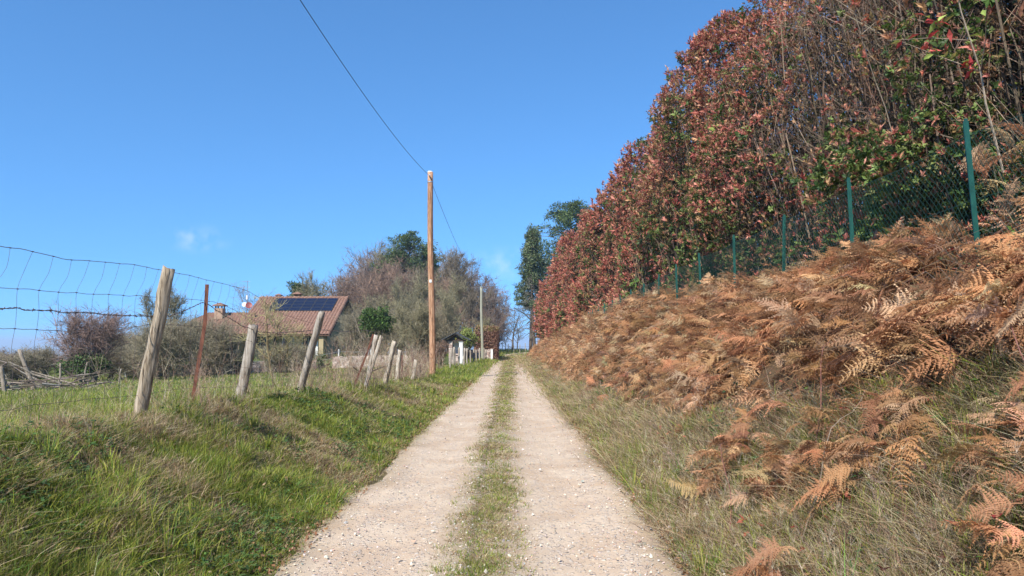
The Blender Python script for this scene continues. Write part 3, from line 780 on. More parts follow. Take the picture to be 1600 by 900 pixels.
# a few long arching bramble canes, each one seen by itself
CANES = [((1.75, 4.5), (2.75, 5.4), .26, 'long grey bramble cane arching low over the grass of the near right bank'),
         ((2.15, 5.2), (2.95, 6.3), .50, 'dark red bramble cane looping up out of the bracken on the right bank'),
         ((1.55, 5.2), (2.0, 6.9), .42, 'thin dark cane leaning against the bracken above the spilled rubble'),
         ((2.45, 3.25), (3.1, 4.6), .35, 'pale straw coloured cane crossing the short grass at the right edge')]
for (a, b, hh, lab) in CANES:
    t = np.linspace(0, 1, 12); X = a[0] + (b[0] - a[0]) * t; Y = a[1] + (b[1] - a[1]) * t
    Z = np.interp(t, [0, 1], [h1(*a), h1(*b)]) + hh * np.sin(np.pi * np.minimum(t * 1.05, 1)) ** .8 + .03 * np.sin(t * 17)
    X = X + .03 * np.sin(t * 11)
    m = MB(); m.tube(np.stack([X, Y, Z], 1), np.linspace(.0042, .0018, 12), 5, (.20, .09, .07) if 'red' in lab or 'dark' in lab else (.24, .19, .14))
    g = np.random.default_rng(int(a[0] * 100))
    for k in range(26):
        i = g.integers(1, 11); p = np.array([X[i], Y[i], Z[i]]) + g.normal(0, .01, 3)
        q = p + g.normal(0, .02, 3); m.add([p - [0, 0, .003], p + [0, 0, .003], q], [[0, 1, 2]], (.3, .2, .12))
    tag(m.build('bramble_cane', M['twig']), lab, 'bramble', 'bramble canes on the right bank')

# ------------------------------------------------------------------ green wire netting fence on the right bank
FX = 3.6
fence = empty('netting_fence', (FX, 5.55, h1(FX, 5.55)))
tag(fence, 'green coated chain link fence with thin green posts at the top of the bracken bank', 'fence')
off = np.array([FX, 5.55, h1(FX, 5.55)])
g = np.random.default_rng(5)
posts_y = [3.42] + [5.43 + 2.0 * k for k in range(17)]
def ftop(y): return np.interp(y, [0, 16, 24, 60], [3.33, 3.30, 3.12, 2.9])
for y in posts_y:
    lx_, ly_ = g.normal(.0, .02), g.normal(.0, .03)
    if abs(y - 5.43) < .1: lx_, ly_ = -.045, -.0
    zt = ftop(y) + g.normal(0, .02); zb = h1(FX, y) - .25
    e = empty('post', tuple(np.array([FX, y, zb]) - off)); e.parent = fence
    # tee section upright with a folded top and small wire hooks
    m = MB(); hh = zt - zb
    Mx = Matrix.Rotation(lx_ / 1, 4, 'Y') @ Matrix.Rotation(ly_, 4, 'X')
    m.box(-.020, .020, -.003, .003, 0, hh, M=Mx); m.box(-.003, .003, .0032, .034, 0, hh - .02, M=Mx)
    m.box(-.014, .014, -.0028, .0028, hh, hh + .02, M=Mx)
    bpy.data.objects.remove(e)
    for q in range(6): m.box(.0205, .026, -.006, .006, hh * (.35 + .12 * q), hh * (.35 + .12 * q) + .012, M=Mx)
    o = m.build('post', M['green_metal'], fence); o.location = tuple(np.array([FX, y, zb]) - off)
def net(y0, y1, cell):
    """diagonal wires of the netting between two heights that follow the ground"""
    A = []; B = []
    def pt(y, v):
        top = ftop(y) - .06 - .05 * np.abs(np.sin((y - 5.55) / 2.01 * np.pi)) ; bot = H(FX + 0 * y, y, False) - .02
        return np.stack([FX + .03 + .02 * np.sin(y * 3 + v * 4), y, bot + (top - bot) * v], 1)
    hgt = 1.12; nv = 12
    for sgn in (1, -1):
        k = np.arange(int((y1 - y0) / cell) + 1)
        st = y0 + k * cell
        for i in range(nv):
            v0, v1 = i / nv, (i + 1) / nv
            ya = st + sgn * v0 * hgt * .8; yb = st + sgn * v1 * hgt * .8
            A.append(pt(ya, v0)); B.append(pt(yb, v1))
    yy = np.arange(y0, y1, .25)
    for v in (.02, .5, .995): A.append(pt(yy, v)); B.append(pt(yy + .25, v))
    return np.concatenate(A), np.concatenate(B)
A1, B1 = net(2.2, 15, .062); A2, B2 = net(15, 38, .12)
r = np.concatenate([np.full(len(A1), .0017), np.full(len(A2), .0026)])
v, f = seg_mesh(np.concatenate([A1, A2]) - off, np.concatenate([B1, B2]) - off, r, r)
o = obj('wire_netting', v, f, M['green_wire'], fence)

# ------------------------------------------------------------------ the tall photinia hedge
def hx(Y):  return np.interp(Y, [0, 8, 20, 30, 45, 58, 68, 78], [4.55, 4.45, 4.3, 3.9, 3.15, 2.45, 2.2, 3.4])
def htop(Y): return np.interp(Y, [0, 10, 14, 23, 40, 50, 60, 70, 78], [9.9, 9.4, 8.9, 8.8, 8.3, 7.6, 6.4, 5.3, 3.6])
def face(Y, z, seed=0):
    """x of the hedge face with its bulges"""
    b = fbm(Y * .45, z * .35, 151) - .5; b2 = fbm(Y * 1.6, z * 1.3, 153) - .5
    top = htop(Y); t = np.clip((z - 2.2) / (top - 2.2), 0, 1)
    return hx(Y) - 2.0 * b - 1.0 * b2 + .45 * t ** 4 + .35 * (1 - t) ** 3
hedge = empty('photinia_hedge', (5.2, 6.0, h1(5.2, 6)))
tag(hedge, 'very tall overgrown hedge with red young shoots behind the green netting fence', 'hedge')
hoff = np.array([5.2, 6.0, h1(5.2, 6)])
# leaf shapes
def leaf_shape(w, l, fold=.25, droop=.1):
    V = np.array([[0, 0, 0], [w, .45, fold * w], [0, 1, -droop], [-w, .45, fold * w], [0, .5, 0]], float) * [l, l, l]
    return V, np.array([[0, 1, 4], [1, 2, 4], [0, 4, 3], [4, 2, 3]])
def rosette(nl, splay, w, l, seed):
    g = np.random.default_rng(seed); V = []; F = []
    for i in range(nl):
        pv, pf = leaf_shape(w * g.uniform(.8, 1.2), l * g.uniform(.7, 1.15))
        a = i * 2.4 + g.normal(0, .3); el = np.pi / 2 - splay * g.uniform(.6, 1.3)
        R_ = rotm(np.array([a]), np.array([el]), np.array([g.normal(0, .3)]))[0]
        V.append(pv @ R_.T + [0, 0, i * .12 * l]); F.append(pf + 5 * i)
    return np.concatenate(V), np.concatenate(F)
ros_red = [rosette(7, .55, .17, 1.0, 300 + i) for i in range(4)]
ros_grn = [rosette(6, 1.25, .24, 1.0, 310 + i) for i in range(4)]
ros_dry = [rosette(4, 1.6, .14, .8, 320 + i) for i in range(3)]
REDS = [(.48, .16, .11), (.60, .26, .18), (.36, .10, .075), (.54, .31, .17), (.46, .18, .13)]
BRONZE = [(.34, .18, .09), (.26, .13, .07), (.40, .25, .12), (.28, .20, .08)]
GRN = [(.09, .14, .03), (.14, .19, .045), (.06, .10, .025), (.20, .24, .07), (.05, .09, .025)]
BROWN = [(.20, .12, .075), (.15, .09, .06), (.26, .17, .11), (.11, .07, .05)]
def hedge_leaves(n, y0, y1, p, sbase, mode):
    Y = logy(n, y0, y1, p)
    tb = np.where(Y < 10, 2.3, 2.0) ; top = htop(Y) + .5 * (fbm(Y * .9, Y * 0, 161) - .5) + .35 * (vn(Y * 3, Y * 0, 163) - .5)
    u = rng.random(n); z = tb + (top - tb) * u
    dep = rng.exponential(.24, n)
    X = face(Y, z) + dep
    on_top = rng.random(n) < .22
    X = np.where(on_top, face(Y, top) + rng.random(n) * 2.4, X)
    z = np.where(on_top, top - rng.exponential(.18, n) - .12 * np.maximum(0, X - hx(Y) - 1.2), z)
    pn = fbm(Y * .8, z * .8, 171); pn2 = fbm(Y * .35, z * .5, 173); fine = fbm(Y * 3.5, z * 3.0, 175)
    # near the camera the upper hedge has gone bare and twiggy
    bare = sst(13.5, 10, Y) * sst(3.6, 4.6, z) * np.where(on_top, .3, 1)
    hole = sst(.56, .36, fine) * .9
    keep = rng.random(n) > np.clip(hole + .50 * bare + sst(.5, .3, pn2) * .25, 0, .96)
    red_p = np.clip(.27 + 1.6 * (pn - .5) + .25 * sst(22, 38, Y) + .25 * sst(.75, 1.0, u) - .2 * bare, .05, .95)
    laurel = (Y > 6.4) & (Y < 9.6) & (z < 5.4) & (z > 2.6) & (fbm(Y * 1.2, z * 1.2, 177) > .46)
    laurel |= (Y > 7.5) & (Y < 9) & (z > 2.8) & (z < 4.0)
    red_p = np.where(laurel, .16, red_p)
    grn_p = np.clip(.30 + 1.5 * (.5 - pn2) - .25 * bare, .05, .8); grn_p = np.where(laurel, .8, grn_p)
    r = rng.random(n)
    kind = np.where(r < red_p, 0, np.where(rng.random(n) < grn_p, 1, np.where(rng.random(n) < .55, 2, 3)))
    kind = np.where((bare > .5) & (rng.random(n) < .45), 3, kind)
    keep = np.where(laurel, rng.random(n) < .85, keep)
    out = []
    size = sbase * np.maximum(1, Y / 13) ** .55
    for kd, protos, cols, sc in ((0, ros_red, REDS, 1.0), (1, ros_grn, GRN, 1.1), (2, ros_red, BRONZE, .95), (3, ros_dry, BROWN, 1.0)):
        for k, (pv, pf) in enumerate(protos):
            i = keep & (kind == kd) & (rng.integers(0, len(protos), n) == k)
            m = int(i.sum())
            if not m: continue
            ax = rng.normal(0, .5, m); pit = rng.normal(0, .45, m) if kd != 1 else rng.normal(0, .7, m)
            Rm = rotm(rng.random(m) * 6.3, pit, ax - .45)      # tips lean out over the bank
            # lean about the world Y axis so shoots point up and outwards
            lean = rotm(np.zeros(m), np.zeros(m), np.full(m, -.45) + rng.normal(0, .3, m))
            Rm = lean @ Rm
            col = pick(cols, rng.integers(0, len(cols), m), .2)
            if kd == 0:
                pink = sst(15, 45, Y[i])[:, None]; col = col * (1 - .25 * pink) + np.array([.50, .17, .10]) * .25 * pink
            out.append((kd, scatter(pv, pf, np.stack([X[i], Y[i], z[i]], 1) - hoff, Rm, size[i] * sc * np.exp(rng.normal(0, .36, m)) * (1.15 if kd == 0 else 1.0), col)))
    return out
L_all = hedge_leaves(105000, 4.8, 17, 1.0, .047, 0) + hedge_leaves(120000, 15, 79, 1.2, .052, 1)
red = [x for k, x in L_all if k in (0, 2)]; oth = [x for k, x in L_all if k in (1, 3)]
V, F, C = join(red); obj('red_shoots', V, F, M['leaf'], hedge, C)['label'] = 'red and bronze young shoots all over the tall hedge'
V, F, C = join(oth); obj('leaves', V, F, M['leaf'], hedge, C)
# stems: upright canes, forking towards the face, and inner dead twigs that fill the hedge
def hedge_stems():
    A = []; B = []; RA = []; RB = []; CC = []
    n = 2300; Y = logy(n, 4.5, 79, 1.05); X = hx(Y) + .35 + rng.random(n) * 1.8
    p = np.stack([X, Y, H(X, Y) - .1], 1); top = htop(Y) * rng.uniform(.75, 1.0, n)
    r = rng.uniform(.007, .020, n) * np.maximum(1, Y / 22) ** .6
    d = np.stack([rng.normal(-.05, .12, n), rng.normal(0, .14, n), np.ones(n)], 1)
    seg = 7; hgt = (top - p[:, 2]) / seg; nodes = [p]
    col = pick([(.10, .075, .055), (.15, .11, .08), (.07, .055, .045), (.20, .15, .11)], rng.integers(0, 4, n))
    for i in range(seg):
        q = p + (d + rng.normal(0, .10, (n, 3)) * [1, 1, 0]) * hgt[:, None]
        ra = r * (1 - i / seg * .8); rb = r * (1 - (i + 1) / seg * .8)
        A.append(p); B.append(q); RA.append(ra); RB.append(rb); CC.append(col)
        p = q; nodes.append(q)
    nodes = np.array(nodes)
    # side branches, mostly up and out through the face
    m = 26000; k = rng.integers(0, n, m); lev = rng.integers(1, seg + 1, m); p = nodes[lev, k]
    yk = Y[k]; bareF = np.where(yk < 14, 1.35, 1.0)
    L = rng.uniform(.35, 1.25, m) * bareF
    d = np.stack([-np.abs(rng.normal(.55, .35, m)) * rng.choice([1, 1, -.6], m), rng.normal(0, .5, m), rng.uniform(.35, 1.0, m)], 1)
    d /= np.linalg.norm(d, axis=1)[:, None]
    wd = rng.uniform(.002, .0045, m) * np.maximum(1, yk / 12) ** .7
    col2 = pick([(.17, .12, .09), (.26, .19, .13), (.12, .08, .06), (.30, .23, .16), (.20, .10, .07)], rng.integers(0, 5, m))
    q = p + d * (L * .5)[:, None]; q2 = q + (d + rng.normal(0, .22, (m, 3)) + [0, 0, .15]) * (L * .5)[:, None]
    A += [p, q]; B += [q, q2]; RA += [wd, wd * .75]; RB += [wd * .75, wd * .3]; CC += [col2, col2]
    m2 = 30000; j = rng.integers(0, m, m2); base = np.where(rng.random(m2)[:, None] < .5, q[j], p[j] + (q[j] - p[j]) * .6)
    d3 = d[j] + rng.normal(0, .55, (m2, 3)); L3 = rng.uniform(.15, .5, m2)
    A.append(base); B.append(base + d3 * L3[:, None]); RA.append(wd[j] * .55); RB.append(wd[j] * .25); CC.append(col2[j] * 1.1)
    A, B, RA, RB, CC = map(np.concatenate, (A, B, RA, RB, CC))
    ok0 = (A[:, 1] < 12) | (rng.random(len(A)) < .6) | (RA > .008)
    ok = ok0 & (B[:, 2] < htop(A[:, 1]) + .35) & (A[:, 1] > 3) & (A[:, 0] > face(A[:, 1], A[:, 2]) - .05) & (B[:, 0] > face(B[:, 1], B[:, 2]) - .22 * rng.random(len(B)) ** 3)
    A, B, RA, RB, CC = A[ok], B[ok], RA[ok], RB[ok], CC[ok]
    v, f = seg_mesh(A - hoff, B - hoff, RA, RB)
    return v, f, np.repeat(CC, 6, 0)
v, f, c = hedge_stems(); obj('stems', v, f, M['twig'], hedge, c)
# a hedge this old is packed with its own dead twigs and leaves inside
n = 52000; Y = logy(n, 4.5, 79, 1.1); z = 2.3 + (htop(Y) - .5 - 2.3) * rng.random(n); X = face(Y, z) + .55 + rng.random(n) * 2.6
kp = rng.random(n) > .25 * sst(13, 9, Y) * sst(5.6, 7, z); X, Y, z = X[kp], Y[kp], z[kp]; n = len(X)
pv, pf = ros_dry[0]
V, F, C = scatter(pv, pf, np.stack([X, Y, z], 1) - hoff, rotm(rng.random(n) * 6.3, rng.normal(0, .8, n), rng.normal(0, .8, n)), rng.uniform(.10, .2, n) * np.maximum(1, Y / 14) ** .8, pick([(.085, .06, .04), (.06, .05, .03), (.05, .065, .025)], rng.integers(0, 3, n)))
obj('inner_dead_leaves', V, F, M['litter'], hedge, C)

# a separate young whip with pale green and crimson leaves in front of the hedge, near the top right
def spray(base, tip, sag, name, label, cols, nl, seed, rad=.006, leafsize=.09, sub=5):
    g = np.random.default_rng(seed); base = np.array(base, float); tip = np.array(tip, float)
    m = MB(); t = np.linspace(0, 1, 9)[:, None]
    P = base + (tip - base) * t + np.array([0, 0, sag]) * np.sin(np.pi * t) + g.normal(0, .015, (9, 3)) * t
    root = empty(name, tuple(base)); tag(root, label, 'branch')
    m.tube(P - base, np.linspace(rad, rad * .3, 9), 5, (.42, .34, .25))
    ends = []
    for k in range(sub):
        i = g.integers(3, 8); p = P[i]; q = p + np.array([g.normal(-.1, .2), g.normal(-.1, .25), g.uniform(-.05, .4)]) * g.uniform(.6, 1.3)
        m.tube(np.array([p, (p + q) / 2 + g.normal(0, .02, 3), q]) - base, [rad * .5, rad * .35, rad * .15], 4, (.36, .28, .2)); ends.append((p, q))
    m.build('twig', M['twig'], root)
    mm_ = MB(); pv, pf = leaf_shape(.20, 1.0, .3, .15)
    ends.append((P[4], P[8]))
    for k in range(nl):
        p, q = ends[g.integers(0, len(ends))]; c = p + (q - p) * g.uniform(.35, 1.0)
        R_ = rotm(np.array([g.uniform(0, 6.3)]), np.array([g.normal(.2, .5)]), np.array([g.normal(0, .5)]))[0]
        mm_.add(pv @ R_.T * leafsize * g.uniform(.6, 1.2) + c - base, pf, np.clip(np.array(cols[g.integers(0, len(cols))]) * g.uniform(.8, 1.2), 0, .9))
    mm_.build('leaves', M['leaf'], root)
spray((4.35, 6.2, 3.1), (3.55, 5.7, 5.0), .15, 'hedge_branch', 'pale arching branch with yellow green and crimson leaves above the netting fence', [(.35, .42, .10), (.28, .36, .08), (.50, .06, .06), (.55, .10, .08), (.45, .40, .12)], 70, 3, .010, .11, 9)
spray((4.5, 8.0, 3.4), (3.5, 7.2, 5.3), .1, 'hedge_branch', 'thin branch tipped with red shoots beside the dark green leaves of the hedge', [(.50, .10, .07), (.55, .20, .10), (.42, .07, .06), (.30, .30, .08)], 60, 5, .007, .075, 7)
# two old trunks standing in the bare part of the hedge
for (x, y, ztop, r0, lab) in ((5.6, 8.6, 10.5, .10, 'grey tree trunk seen through the bare twigs of the near hedge'), (6.0, 7.2, 10.5, .13, 'thicker grey tree trunk at the right edge behind the bare hedge')):
    m = MB(); n = 9; t = np.linspace(0, 1, n); zb = h1(x, y) - .1
    P = np.stack([x + .25 * np.sin(t * 4), y + .2 * np.cos(t * 3), zb + (ztop - zb) * t], 1) - np.array([x, y, zb])
    m.tube(P, r0 * (1 - .6 * t), 9, (1, 1, 1), jit=.15, seed=int(y * 10))
    root = empty('bare_tree', (x, y, zb)); tag(root, lab, 'tree'); m.build('trunk', M['bark'], root, True)
    g = np.random.default_rng(int(x * 10)); A = []; B = []; RA = []; RB = []
    for k in range(60):
        i = g.integers(3, n - 1); p = P[i]; d = np.array([g.normal(0, 1), g.normal(0, 1), g.uniform(.2, 1.0)]); d /= np.linalg.norm(d); L = g.uniform(.5, 1.8)
        for s_ in range(4):
            q = p + d * L / 4; A.append(p); B.append(q); RA.append(.02 * (1 - s_ / 4.5)); RB.append(.02 * (1 - (s_ + 1) / 4.5)); p = q; d = d + g.normal(0, .25, 3); d /= np.linalg.norm(d)
            if s_ > 0:
                e2 = d + g.normal(0, .6, 3); A.append(p); B.append(p + e2 * .35); RA.append(.007); RB.append(.003)
    v, f = seg_mesh(A, B, RA, RB, 4); obj('branches', v, f, M['twig'], root, np.tile([.16, .13, .10], (len(v), 1)))

# ------------------------------------------------------------------ old pasture fence on the left bank
def gz_(x, y): return h1(x, y)
pf_root = empty('pasture_fence', (-3.65, 7.0, gz_(-3.65, 7)))
tag(pf_root, 'old pasture fence of leaning wooden and rusty iron posts with barbed wire and netting', 'fence')
poff = np.array(pf_root.location)
def wood_post(base, top, r, seed, split=False, cut=0.0, tint=(1, 1, 1), label=None):
    g = np.random.default_rng(seed); b = np.array(base, float); t_ = np.array(top, float)
    b2 = b - (t_ - b) / np.linalg.norm(t_ - b) * .25
    n = 14; t = np.linspace(0, 1, n)
    wob = np.cumsum(g.normal(0, .0045, (n, 3)), 0) * [1, 1, 0]; wob -= t[:, None] * wob[-1] * .6
    P = b2 + (t_ - b2) * t[:, None] + wob
    m = MB(); k = 14
    # lobed section: weathered split wood with deep checks
    T = (t_ - b) / np.linalg.norm(t_ - b); A = np.cross(T, [0, 1, 0]); A /= np.linalg.norm(A); B = np.cross(T, A)
    a = np.linspace(0, 2 * np.pi, k, endpoint=False); prof = 1 + .16 * (g.random(k) - .5) * 2; prof[g.integers(0, k)] = .66; prof[g.integers(0, k)] = .78
    rr = r * prof[None] * (1.06 - .12 * t[:, None]) * (1 + .04 * g.normal(size=(n, 1))) * (1 + .03 * g.normal(size=(n, k)))
    V = P[:, None] + rr[..., None] * (np.cos(a)[None, :, None] * A + np.sin(a)[None, :, None] * B)
    V[-1] += (T[None] * (cut * np.cos(a + g.uniform(0, 6))[:, None] * r + .012 * g.normal(size=(k, 1))))
    i = np.arange(n - 1)[:, None] * k; j = np.arange(k)[None]; jn = (j + 1) % k
    F = np.stack([i + j, i + jn, i + k + jn, i + k + j], -1).reshape(-1, 4)
    V = V.reshape(-1, 3); top_c = V[-k:].mean(0) - T * .004
    V = np.concatenate([V, [top_c]]); F3 = np.stack([(n - 1) * k + np.arange(k), (n - 1) * k + (np.arange(k) + 1) % k, np.full(k, n * k)], -1)
    m.multi(V - poff, [F, F3], tint)
    return m
def iron_post(base, top, kink, seed):
    b = np.array(base, float); t_ = np.array(top, float); b2 = b - (t_ - b) * .15
    mid = b + (t_ - b) * .68 + np.array(kink)
    m = MB(); w = .021
    for (P, Q) in ((b2, mid), (mid, t_)):
        for (u, v_) in ((np.array([w * 2, .004, 0]), np.array([0, .004, 0])), (np.array([.004, 0, 0]), np.array([0, w * 2, 0]))):
            c = [P, P + u, P + u + v_, P + v_]; d = [Q, Q + u, Q + u + v_, Q + v_]
            m.add(np.array(c + d) - poff, [[0, 3, 2, 1], [4, 5, 6, 7], [0, 1, 5, 4], [1, 2, 6, 5], [2, 3, 7, 6], [3, 0, 4, 7]], (1, 1, 1))
    return m
def atp(px, Y): return (px - 800) / F_PX * Y
WP = [ # base px, top px, Y, height above ground, radius
    (224, 262, 7.0, 1.47, .066, 0.0), (380, 397, 10.0, 1.05, .068, .3), (470, 502, 12.0, 1.36, .066, .2)]
for i, (bx, tx, Y, hgt, r, cut) in enumerate(WP):
    x = atp(bx, Y); xt = atp(tx, Y); zb = gz_(x, Y)
    m = wood_post((x, Y, zb), (xt, Y, zb + hgt), r, 40 + i, cut=cut, tint=[(1.0, .93, .82), (.92, .92, .92), (.86, .85, .85)][i])
    m.build('wooden_post', M['old_post'], pf_root, True)
# the split post overgrown with dry stalks, then paler posts further on
x = atp(573, 16.3); zb = gz_(x, 16.3)
m = wood_post((x, 16.3, zb), (atp(589, 16.3), 16.3, zb + 1.22), .045, 51, cut=.5, tint=(1.1, 1.1, 1.1))
m2 = wood_post((x + .05, 16.3, zb + .25), (atp(596.5, 16.3), 16.33, zb + 1.20), .042, 52, cut=.4, tint=(1.15, 1.15, 1.15))
for V_, C_ in zip(m2.V, m2.C): pass
m.multi(np.concatenate(m2.V), [np.concatenate(f) for f in m2.F.values() if f], np.concatenate(m2.C))
m.build('split_post', M['old_post'], pf_root, True, 'split pale wooden post tangled in dry stalks')
FARP = [(602, 617, 18.6, 1.18, .062, 1.3), (620, 626, 21.0, 1.0, .06, 1.2), (645, 651, 24.0, .75, .06, 1.15), (655, 655, 27.5, .5, .06, 1.05)]
for i, (bx, tx, Y, hgt, r, tn) in enumerate(FARP):
    x = atp(bx, Y); zb = gz_(x, Y)
    wood_post((x, Y, zb), (atp(tx, Y), Y, zb + hgt), r, 60 + i, cut=.2, tint=(tn, tn, tn * .98)).build('wooden_post', M['old_post'], pf_root, True)
for i, (bx, tx, Y, hgt, kk) in enumerate(((300, 319, 8.35, 1.44, .035), (551, 582, 15.2, 1.18, .02), (628, 628, 22.0, .85, 0))):
    x = atp(bx, Y); zb = gz_(x, Y)
    iron_post((x, Y, zb), (atp(tx, Y), Y, zb + hgt), (kk, 0, 0), i).build('iron_post', M['rust'], pf_root, label='bent rusty angle iron post' if i == 0 else 'rusty angle iron post')
def wz(px, py, Y): return np.array([atp(px, Y), Y, 1.6 + (535 - py) / F_PX * Y])
# wires as space curves along the fence line
def smooth(P, n):
    P = np.array(P, float); t = np.linspace(0, len(P) - 1, n); i = np.clip(t.astype(int), 0, len(P) - 2); f = (t - i)[:, None]
    Pm = P[np.clip(i - 1, 0, None)]; P0 = P[i]; P1 = P[i + 1]; P2 = P[np.clip(i + 2, None, len(P) - 1)]
    return .5 * ((2 * P0) + (-Pm + P1) * f + (2 * Pm - 5 * P0 + 4 * P1 - P2) * f ** 2 + (-Pm + 3 * P0 - 3 * P1 + P2) * f ** 3)
def line_Y(px): return 3.62 * F_PX / (800 - px)
def curve(pts, n, wob=.006, seed=0):
    g = np.random.default_rng(seed)
    C_ = smooth([wz(px, py, line_Y(px)) for px, py in pts], n)
    w_ = g.normal(0, wob, (n, 3)); w_[1:-1] = (w_[:-2] + w_[1:-1] * 2 + w_[2:]) / 4
    return C_ + w_
barb = curve([(-420, 470), (-200, 474), (0, 481), (60, 485), (150, 490), (205, 494), (262, 494), (292, 484), (318, 474), (350, 492), (396, 516), (440, 520), (496, 516), (540, 518), (574, 517), (609, 524), (624, 536), (650, 552)], 190, .006, 3)
m = MB()
tw = np.linspace(0, 190 * 1.9, 190)
for ph in (0, np.pi):
    m.tube(barb + .0045 * np.stack([np.cos(tw + ph), 0 * tw, np.sin(tw + ph)], 1) - poff, .0028, 4, caps=False)
cum = np.concatenate([[0], np.cumsum(np.linalg.norm(np.diff(barb, axis=0), axis=1))])
g = np.random.default_rng(4)
for sdist in np.arange(.1, min(cum[-1], 16), .105):
    p = np.array([np.interp(sdist, cum, barb[:, k]) for k in range(3)])
    for q in range(2):
        d = g.normal(0, 1, 3); d /= np.linalg.norm(d); m.tube(np.array([p - d * .017, p, p + d * .017]) - poff, [.0016, .0034, .0016], 4)
m.build('barbed_wire', M['wire'], pf_root)
# loose second strand low down by the split post
m = MB(); m.tube(smooth([wz(553, 573, 15.5), wz(562, 579, 16), wz(577, 581, 16.5), wz(590, 577, 17.5), wz(602, 572, 18.6)], 20) - poff, .012, 4)
m.build('loose_wire', M['wire'], pf_root)
# netting that has come loose from its posts and leans towards the track
top = curve([(-420, 372), (-200, 372), (0, 384), (100, 404), (200, 413), (258, 424), (300, 432), (350, 444), (392, 458), (440, 490), (492, 506)], 110, .005, 7)
top[:, 0] += .0
sec = curve([(-420, 440), (-200, 444), (0, 450), (100, 457), (180, 461), (240, 464), (318, 470), (352, 478), (396, 500), (440, 512), (492, 522)], 110, .004, 8)
thd = curve([(-420, 500), (-200, 508), (0, 513), (100, 517), (180, 516), (235, 508), (318, 512), (396, 534), (440, 545), (492, 552)], 110, .004, 9)
fth = curve([(-420, 566), (-200, 570), (0, 572), (100, 573), (230, 566), (308, 560), (392, 575), (440, 580), (485, 582)], 110, .004, 10)
fif = curve([(-420, 640), (-200, 640), (0, 641), (60, 632), (120, 626), (225, 616), (300, 606), (380, 604), (440, 602), (475, 600)], 110, .004, 11)
m = MB()
for c_, r in ((top, .0026), (sec, .0021), (thd, .0021), (fth, .0017), (fif, .0018)): m.tube(c_ - poff, r, 4, caps=False)
def along(c_, Y): return np.array([np.interp(Y, c_[:, 1], c_[:, k]) for k in range(3)])
Ys = np.arange(3.3, 11.4, .236)
g = np.random.default_rng(12)
for y in Ys:
    lag = .10 * np.interp(y, [3, 7, 8.5, 11], [1.6, 1.3, .8, .2])
    a_ = along(top, y + lag * y / 5.1); b_ = along(sec, y); c_ = along(thd, y); d_ = along(fth, y); e_ = along(fif, y)
    mid1 = (a_ + b_) / 2 + [g.normal(0, .008), g.normal(0, .01) + .02, 0]
    P = smooth([a_, mid1, b_, (b_ + c_) / 2 + g.normal(0, .006, 3), c_, (c_ + d_) / 2 + g.normal(0, .008, 3), d_, e_], 22)
    m.tube(P - poff, .0015, 4, caps=False)
    for q in (a_, b_, c_): m.tube(np.array([q - [0, .012, .0], q + [0, .012, 0]]) - poff, .0042, 5)
m.build('wire_netting', M['wire'], pf_root)

# dry weeds and woody stalks choking the fence line
def stalks(n, xf, y0, y1, p, hmin, hmax, cols, seed, side=4, rad=.0022):
    g = np.random.default_rng(seed); Y = logy(n, y0, y1, p); X = xf(g.random(n), Y)
    kp = fbm(X * .8, Y * .8, 401 + seed) > .40; X, Y = X[kp], Y[kp]; n = len(X)
    P0 = np.stack([X, Y, H(X, Y) - .02], 1); L = g.uniform(hmin, hmax, n) * (.5 + fbm(Y * .7, X, 403 + seed))
    d = np.stack([g.normal(0, .28, n), g.normal(0, .28, n), np.ones(n)], 1); d /= np.linalg.norm(d, axis=1)[:, None]
    r0 = rad * np.maximum(1, Y / 10) ** .9; col = pick(cols, g.integers(0, len(cols), n))
    out = []; p = P0
    for i in range(3):
        q = p + (d + g.normal(0, .14, (n, 3))) * (L / 3)[:, None]; v, f = seg_mesh(p, q, r0 * (1 - i * .25), r0 * (.75 - i * .25)); out.append((v, f, np.repeat(col, 6, 0)))
        for s_ in range(side):
            e = d + g.normal(0, .6, (n, 3)); v, f = seg_mesh(q, q + e * (L * g.uniform(.1, .25))[:, None], r0 * .5, r0 * .2); out.append((v, f, np.repeat(col * 1.15, 6, 0)))
        p = q
    return out
WEED = [(.26, .17, .11), (.34, .26, .17), (.20, .12, .09), (.16, .12, .09), (.38, .32, .22)]
parts = stalks(420, lambda u, Y: -3.3 - .9 * u, 7.5, 14, 1, .25, .7, WEED, 1, 3)
parts += stalks(700, lambda u, Y: -3.1 - 1.1 * u, 14, 30, .6, .4, 1.1, WEED, 2, 5)
parts += stalks(260, lambda u, Y: -3.6 - 1.4 * u, 29, 39, .6, .5, 1.3, WEED + [(.14, .09, .07)], 3, 5)
parts += stalks(1500, lambda u, Y: 1.42 + .95 * u ** 1.3, 3.2, 30, 1.2, .10, .34, WEED + [(.42, .36, .26), (.30, .24, .20)], 4, 6, .0014)
V, F, C = join(parts)
o = obj('dry_weeds', V, F, M['twig'], col=C); tag(o, 'brown dead weed stalks at the foot of the old fence and along the right verge', 'weeds', kind='stuff')

